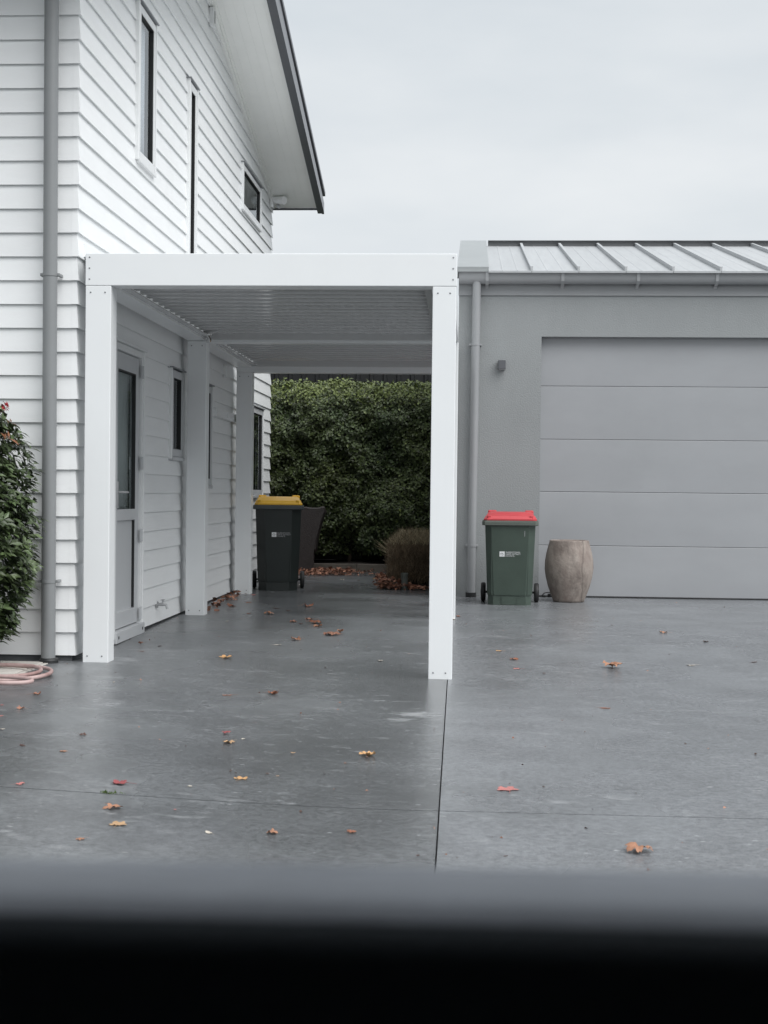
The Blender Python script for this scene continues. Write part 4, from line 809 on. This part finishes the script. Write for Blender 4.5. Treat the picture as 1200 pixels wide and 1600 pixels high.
LEAVES = [
    (-2.41, 7.792, 0.0683, 'curled', 'rust', 'brown curled leaf at the end of the pink hose'),
    (-2.339, 7.299, 0.0533, 'curled', 'rust', 'small curled pinkish brown leaf just below the hose'),
    (-2.476, 7.401, 0.0325, 'scrap', 'pink', 'small pink leaf cut by the left edge, nearest the hose'),
    (-2.365, 7.062, 0.031, 'scrap', 'pink', 'pink leaf scrap at the left edge below the pink one by the hose'),
    (-2.228, 6.674, 0.0325, 'scrap', 'pale', 'tiny pale leaf scrap at the left edge under the pink scraps'),
    (-1.832, 6.653, 0.0454, 'crumpled', 'dark', 'dark brown crumpled leaf alone on the left slab, below the front left post'),
    (-2.019, 6.324, 0.0493, 'oval', 'dark', 'dark narrow leaf lying at the left, above the cross joint'),
    (-1.808, 6.248, 0.0396, 'flat', 'orange', 'small flat orange leaf left of the dark crumpled leaf'),
    (-1.778, 5.541, 0.0432, 'curled', 'pink', 'pinkish curled leaf just above the left end of the cross joint'),
    (-1.405, 5.671, 0.0829, 'lobed', 'red', 'dark red leaf just above the cross joint near the weed'),
    (-1.33, 5.254, 0.0819, 'lobed', 'orange', 'orange star-shaped leaf just below the cross joint near the weed'),
    (-1.249, 5.012, 0.0684, 'lobed', 'gold', 'golden orange leaf below the orange star-shaped leaf'),
    (-1.319, 4.777, 0.0372, 'curled', 'orange', 'orange-brown curled leaf nearest the car at the left'),
    (-1.101, 5.29, 0.0155, 'scrap', 'pink', 'tiny pink leaf scrap just below the cross joint, right of the orange star-shaped leaf'),
    (-1.126, 5.71, 0.0278, 'scrap', 'pale', 'tiny pale leaf scrap above the cross joint, left of the pale gold lobed leaf'),
    (-2.127, 8.407, 0.0246, 'scrap', 'pale', 'tiny pale leaf scrap below the front left post'),
    (-2.225, 8.827, 0.0215, 'scrap', 'dark', 'tiny dark leaf scrap at the foot of the front left post'),
    (-1.39, 8.143, 0.0714, 'oval', 'rust', 'narrow brown leaf, left of the pair below the left posts'),
    (-1.15, 8.3, 0.093, 'curled', 'brown', 'dark reddish leaf, right of the pair below the left posts'),
    (-1.187, 6.926, 0.0472, 'crumpled', 'red', 'small dark red leaf touching above a golden leaf'),
    (-1.135, 6.698, 0.0783, 'curled', 'gold', 'golden curled leaf under the small dark red leaf'),
    (-1.087, 6.819, 0.0266, 'scrap', 'pale', 'tiny pale leaf scrap beside the golden curled leaf'),
    (-0.806, 6.526, 0.0318, 'scrap', 'gold', 'tiny yellow leaf scrap in the middle of the left slab'),
    (-0.464, 6.566, 0.0992, 'curled', 'tan', 'tan arched leaf, nearest the long joint on the left slab'),
    (-0.95, 5.918, 0.0663, 'lobed', 'tan', 'pale gold lobed leaf just above the cross joint'),
    (-0.857, 6.053, 0.0265, 'scrap', 'dark', 'tiny dark leaf scrap right of the pale gold lobed leaf'),
    (-0.808, 6.013, 0.0176, 'scrap', 'gold', 'tiny gold leaf scrap right of the dark scrap near the pale gold lobed leaf'),
    (-0.912, 4.98, 0.0437, 'oval', 'pale', 'pale pinkish leaf below the cross joint, left of the red-tan leaf'),
    (-0.693, 5.024, 0.0538, 'curled', 'orange', 'red-tan curled leaf below the cross joint, left of the brown rolled leaf'),
    (-0.415, 5.097, 0.0422, 'crumpled', 'brown', 'brown tightly rolled leaf below the cross joint by the long joint'),
    (0.338, 9.853, 0.0624, 'flat', 'pink', 'small pink leaf to the right of the right post'),
    (0.512, 9.639, 0.0329, 'scrap', 'dark', 'tiny dark leaf scrap right of the small pink leaf near the right post'),
    (0.169, 5.904, 0.0978, 'flat', 'pink', 'bright pink-red leaf on the right slab above the cross joint'),
    (-0.163, 4.806, 0.0187, 'scrap', 'dark', 'tiny dark leaf scrap by the sill, left of the long joint'),
    (0.134, 4.828, 0.0188, 'oval', 'dark', 'dark twig-like leaf at the sill, right of the long joint'),
    (1.615, 11.883, 0.0868, 'curled', 'orange', 'small orange leaf nearest the garage door'),
    (1.873, 11.369, 0.072, 'scrap', 'dark', 'small dark leaf right of the orange one near the garage door'),
    (1.004, 9.965, 0.1456, 'crumpled', 'orange', 'orange crumpled leaf with a stalk in the middle of the right slab'),
    (1.576, 10.152, 0.0841, 'oval', 'pale', 'pale flat leaf right of the orange crumpled leaf'),
    (0.783, 8.173, 0.0677, 'oval', 'brown', 'thin brown leaf below the orange crumpled leaf'),
    (0.596, 4.936, 0.1106, 'crumpled', 'orange', 'large crumpled orange-brown leaf nearest the car at the right'),
    (1.24, 12.404, 0.0363, 'scrap', 'dark', 'tiny dark leaf scrap on the concrete in front of the brown pot'),
    (2.055, 10.357, 0.0605, 'oval', 'dark', 'dark narrow leaf at the right edge below the garage door'),
    (0.231, 10.695, 0.0573, 'flat', 'tan', 'small tan leaf just right of the right posts'),
    (0.328, 10.27, 0.07, 'crumpled', 'brown', 'small brown crumpled leaf below the red lidded bin'),
    (-1.693, 9.825, 0.1053, 'lobed', 'tan', 'tan leaf on the concrete right of the front left post'),
    (-1.34, 10.976, 0.0962, 'curled', 'orange', 'pinkish orange leaf in the middle of the carport floor'),
    (-1.444, 10.64, 0.0674, 'oval', 'pale', 'pale grey leaf in the middle of the carport floor'),
    (-1.096, 11.356, 0.1549, 'crumpled', 'rust', 'brown leaf clump, rightmost under the carport'),
    (-1.042, 11.491, 0.0784, 'curled', 'orange', 'orange leaf beside the rightmost brown clump under the carport'),
    (-1.322, 12.138, 0.1301, 'crumpled', 'brown', 'largest brown leaf of the heap under the carport'),
    (-1.404, 12.466, 0.0972, 'curled', 'rust', 'rust leaf at the back of the heap under the carport'),
    (-1.274, 11.893, 0.0927, 'curled', 'orange', 'orange leaf at the front of the heap under the carport'),
    (-1.52, 12.211, 0.0833, 'curled', 'rust', 'rust leaf at the left of the heap under the carport'),
    (-1.435, 12.064, 0.0588, 'scrap', 'dark', 'tiny dark leaf scrap left inside the leaf heap under the carport'),
    (-1.574, 13.849, 0.1282, 'curled', 'brown', 'brown leaf behind the heap under the carport'),
    (-1.85, 13.561, 0.0925, 'oval', 'dark', 'dark flat leaf in front of the yellow lidded bin, left of its twin'),
    (-1.713, 13.364, 0.0781, 'oval', 'dark', 'dark flat leaf in front of the yellow lidded bin, right of its twin'),
    (-1.832, 12.913, 0.1132, 'crumpled', 'orange', 'upturned orange leaf right of the rear left post'),
    (-2.021, 12.945, 0.0631, 'scrap', 'brown', 'small brown leaf left of the upturned orange leaf'),
    (-2.225, 14.204, 0.0692, 'crumpled', 'rust', 'small rust leaf at the foot of the rear left post'),
    (-2.309, 13.701, 0.0934, 'curled', 'brown', 'small brown leaf between the middle and rear left posts'),
    (-2.088, 12.162, 0.0474, 'scrap', 'pale', 'tiny pale leaf scrap right of the middle left post'),
    (-0.627, 10.062, 0.0588, 'scrap', 'pale', 'pale leaf scrap left of the right post'),
    (-2.329, 15.265, 0.0669, 'scrap', 'pink', 'small pink leaf below the yellow lidded bin'),
    (-0.141, 12.7, 0.0619, 'scrap', 'pale', 'tiny pale leaf scrap just behind the front right post'),
    (-0.098, 13.039, 0.0889, 'oval', 'brown', 'narrow brown leaf behind the right posts'),
    (-2.424, 10.369, 0.0556, 'curled', 'rust', 'small rust leaf in front of the grey door'),
    (-2.318, 9.96, 0.0485, 'oval', 'brown', 'small brown leaf below the rust leaf at the grey door'),
    (-2.262, 10.289, 0.0451, 'scrap', 'dark', 'tiny dark leaf scrap at the foot of the wall under the tap'),
    (-1.386, 16.741, 0.0571, 'scrap', 'dark', 'tiny dark leaf scrap on the bare concrete in front of the bollard light'),
    (-2.035, 17.06, 0.0748, 'scrap', 'pale', 'tiny pale leaf scrap by the wheel of the yellow lidded bin'),
    (-1.631, 18.178, 0.0797, 'scrap', 'pale', 'tiny pale leaf scrap at the right end of the reddish leaf drift'),
    (-1.234, 18.412, 0.0807, 'scrap', 'tan', 'tiny tan leaf scrap between the reddish leaf drift and the dry shrub'),
    (-1.013, 18.194, 0.0798, 'scrap', 'tan', 'tiny tan leaf scrap nearest the leaves at the dry shrub'),
    (-1.417, 18.095, 0.0705, 'scrap', 'dark', 'tiny dark leaf scrap just right of the reddish leaf drift')]
for i, (x, y, size, kind, m, label) in enumerate(LEAVES):
    o = bpy.data.objects.new('fallen_leaf', get_leaf(kind, m, i % 9 + 1)); col.objects.link(o)
    o.location = (x, y, G(x, y) + .001); o.scale = (size, size, size * (.62 if kind != 'flat' else .5)); o.rotation_euler = (0, 0, (i * 2.399 + .4) % math.tau)
    tag(o, label, 'leaf', 'fallen leaves on the concrete')
def litter(name, n, fn, label, sz=(.03, .07)):
    V, Fc = [], []
    for i in range(n): leaf_faces(V, Fc, fn(), Vector((random.gauss(0, .6), random.gauss(0, .6), 1)), random.uniform(*sz), .75, .2, None, 0)
    return tag(mesh_obj(name, V, Fc, ['litter']), label, 'leaves', kind='stuff')
def f1():
    x = random.gauss(-2.02, .26); x = max(-2.75, min(-1.35, x)); y = 19.25 + random.gauss(0, .25) + .35 * random.random(); y = min(19.98, max(18.75, y)); return Vector((x, y, G(x, y) + .012 + random.random() * .05))
litter('leaf_litter', 900, f1, 'drift of reddish fallen leaves in front of the wicker chair')
def f2():
    x = random.uniform(-1.10, -.22); y = random.choice((16.45 + abs(random.gauss(0, .09)), 16.45 + abs(random.gauss(0, .09)), 16.6 + random.random() * 1.2)); e = max(0, (-x - .55) / .5)
    return Vector((x if y < 16.7 else -1.08 + random.random() * .12, y, G(x, y) + .015 + random.random() * .17 * e))
litter('leaf_litter', 950, f2, 'brown fallen leaves heaped at the foot of the dry shrub')
def f3():
    y = random.uniform(13.0, 15.3); x = -2.55 + abs(random.gauss(0, .09)) * (1 - .3 * (y > 14.5)); return Vector((x, y, G(x, y) + .008 + random.random() * .02))
litter('leaf_litter', 70, f3, 'scattered brown leaf bits along the foot of the white side wall', (.03, .08))
def f4():
    while True:
        x, y = random.uniform(-3.2, 4.2), random.uniform(4.6, 15.2)
        if noise.noise((x * .8, y * .5, 5)) + random.random() * .9 > .45: return Vector((x, y, G(x, y) + .002))
litter('leaf_crumbs', 260, f4, 'fine leaf crumbs sprinkled over the concrete', (.006, .018))
b = B()                                          # black electrical fitting left at the door track
for p in ((.80, .0), (.86, .004), (.90, -.006)): b.box(p[0], p[0] + .035, 15.64 + p[1] * 3, 15.67 + p[1] * 3, gz + .001, gz + .022 + abs(p[1]) * 4, .003)
b.tube([(.79, 15.65, gz + .012), (.83, 15.64, gz + .05), (.88, 15.65, gz + .055), (.93, 15.66, gz + .02)], .006, 6)
tag(build('door_track_foot', b, 'rubber', garage))

# ------------------------------------------------------------------ parked car the view is taken from: door sill, roof, pillars
mat('car_top_skylit', (.27, .29, .33), .40, .18, 9, bump=.12, bscale=500, dirt=((.42, .44, .47), .35, 14, (1, 1, 1), .60))  # paler blue grey puts sky light on the sill top into the colour
mat('car_black', (.055, .070, .085), .55, .1, 9, bump=.3, bscale=700)
mat('car_paint', (.03, .032, .036), .25, .02, 3)
mat('car_lining', (.22, .225, .23), .9, .05, 9)  # pale, so the unseen cabin bounces light onto the trim
mat('stitch_red', (.20, .03, .025), .7, .1, 20)
car = thing('parked_car', 'dark car door sill, out of focus across the bottom of the view', 'car', (0, .3, G(0, .3)))
def bend(x): return .006 * x - .010 * x * x
def along(prof, name, m, x0=-1.15, x1=1.15, n=24, parent=car, sm=60):
    b = B(); b.loft([[(x, y + .01 * x * x, z + bend(x)) for y, z in prof] for x in [x0 + (x1 - x0) * i / n for i in range(n + 1)]]); return build(name, b, m, parent, sm_angle=sm)
SZ = -.1170
top = []
for k in range(11):
    a = math.pi / 2 * k / 10; top.append((.412 - .018 * math.sin(a), SZ - .016 + .016 * math.cos(a)))
along([(.446, SZ - .02), (.446, SZ - .003), (.443, SZ), (.43, SZ + .0005), (.416, SZ + .0005)] + top[:6] + [(.406, SZ - .03)], 'sill_top', 'car_top_skylit')
along([(.402, SZ - .0075)] + [(y - .0006, z - .0002) for y, z in top[5:]] + [(.384, SZ - .08), (.360, SZ - .16), (.338, SZ - .40), (.35, SZ - .60), (.404, SZ - .60), (.404, SZ - .031), (.4025, SZ - .022)], 'door_trim', 'car_black')
along([(.406, SZ - .60), (.406, SZ - .032), (.446, SZ - .032), (.452, SZ - .021), (.475, SZ - .10), (.52, SZ - .30), (.53, SZ - .5), (.50, SZ - .72), (.42, SZ - .72)], 'door_skin', 'car_paint')
along([(.44, .42), (.30, .475), (-.30, .50), (-1.2, .50), (-1.35, .40), (-1.33, .38), (-1.2, .465), (-.30, .468), (.28, .445), (.42, .39)], 'roof', 'car_paint')  # unseen roof and the cabin shell below, added to shade the door trim
along([(-1.37, .36), (-1.33, .36), (-1.30, -.1), (-1.25, -.6), (-1.36, -.9), (-1.42, -.9), (-1.45, -.5), (-1.42, -.1)], 'far_side', 'car_lining')
b = B(); b.box(-1.1, 1.1, -1.35, .45, -.93, -.90); build('floor_pan', b, 'car_lining', car)
for x in (-1.12, 1.12):
    b = B(); b.tube([(x, .47, SZ - .02), (x * .99, .45, .15), (x * .97, .42, .43)], .045, 10); build('pillar', b, 'car_black', car, smooth=True)
    b = B(); b.box(x - .03, x + .03, -1.4, .44, -.90, .45, .01); build('cabin_end', b, 'car_lining', car)
for x in (-1.0, 1.0):
    for y in (.28, -1.25):
        b = B(); gx = G(x, y); b.lathe([(.20, -.10), (.29, -.10), (.32, -.07), (.32, .07), (.29, .10), (.20, .10), (.20, -.10)], 28); bmesh.ops.rotate(b.bm, verts=b.bm.verts, matrix=Matrix.Rotation(math.radians(90), 3, 'X')); bmesh.ops.translate(b.bm, verts=b.bm.verts, vec=(x, y, gx + .32)); build('tyre', b, 'rubber', car, sm_angle=40)

# ------------------------------------------------------------------ lift everything so that the low point of the drive is at zero
for o in scene.objects:
    if o.parent is None and o.type in {'MESH', 'EMPTY'}: o.location.z += H
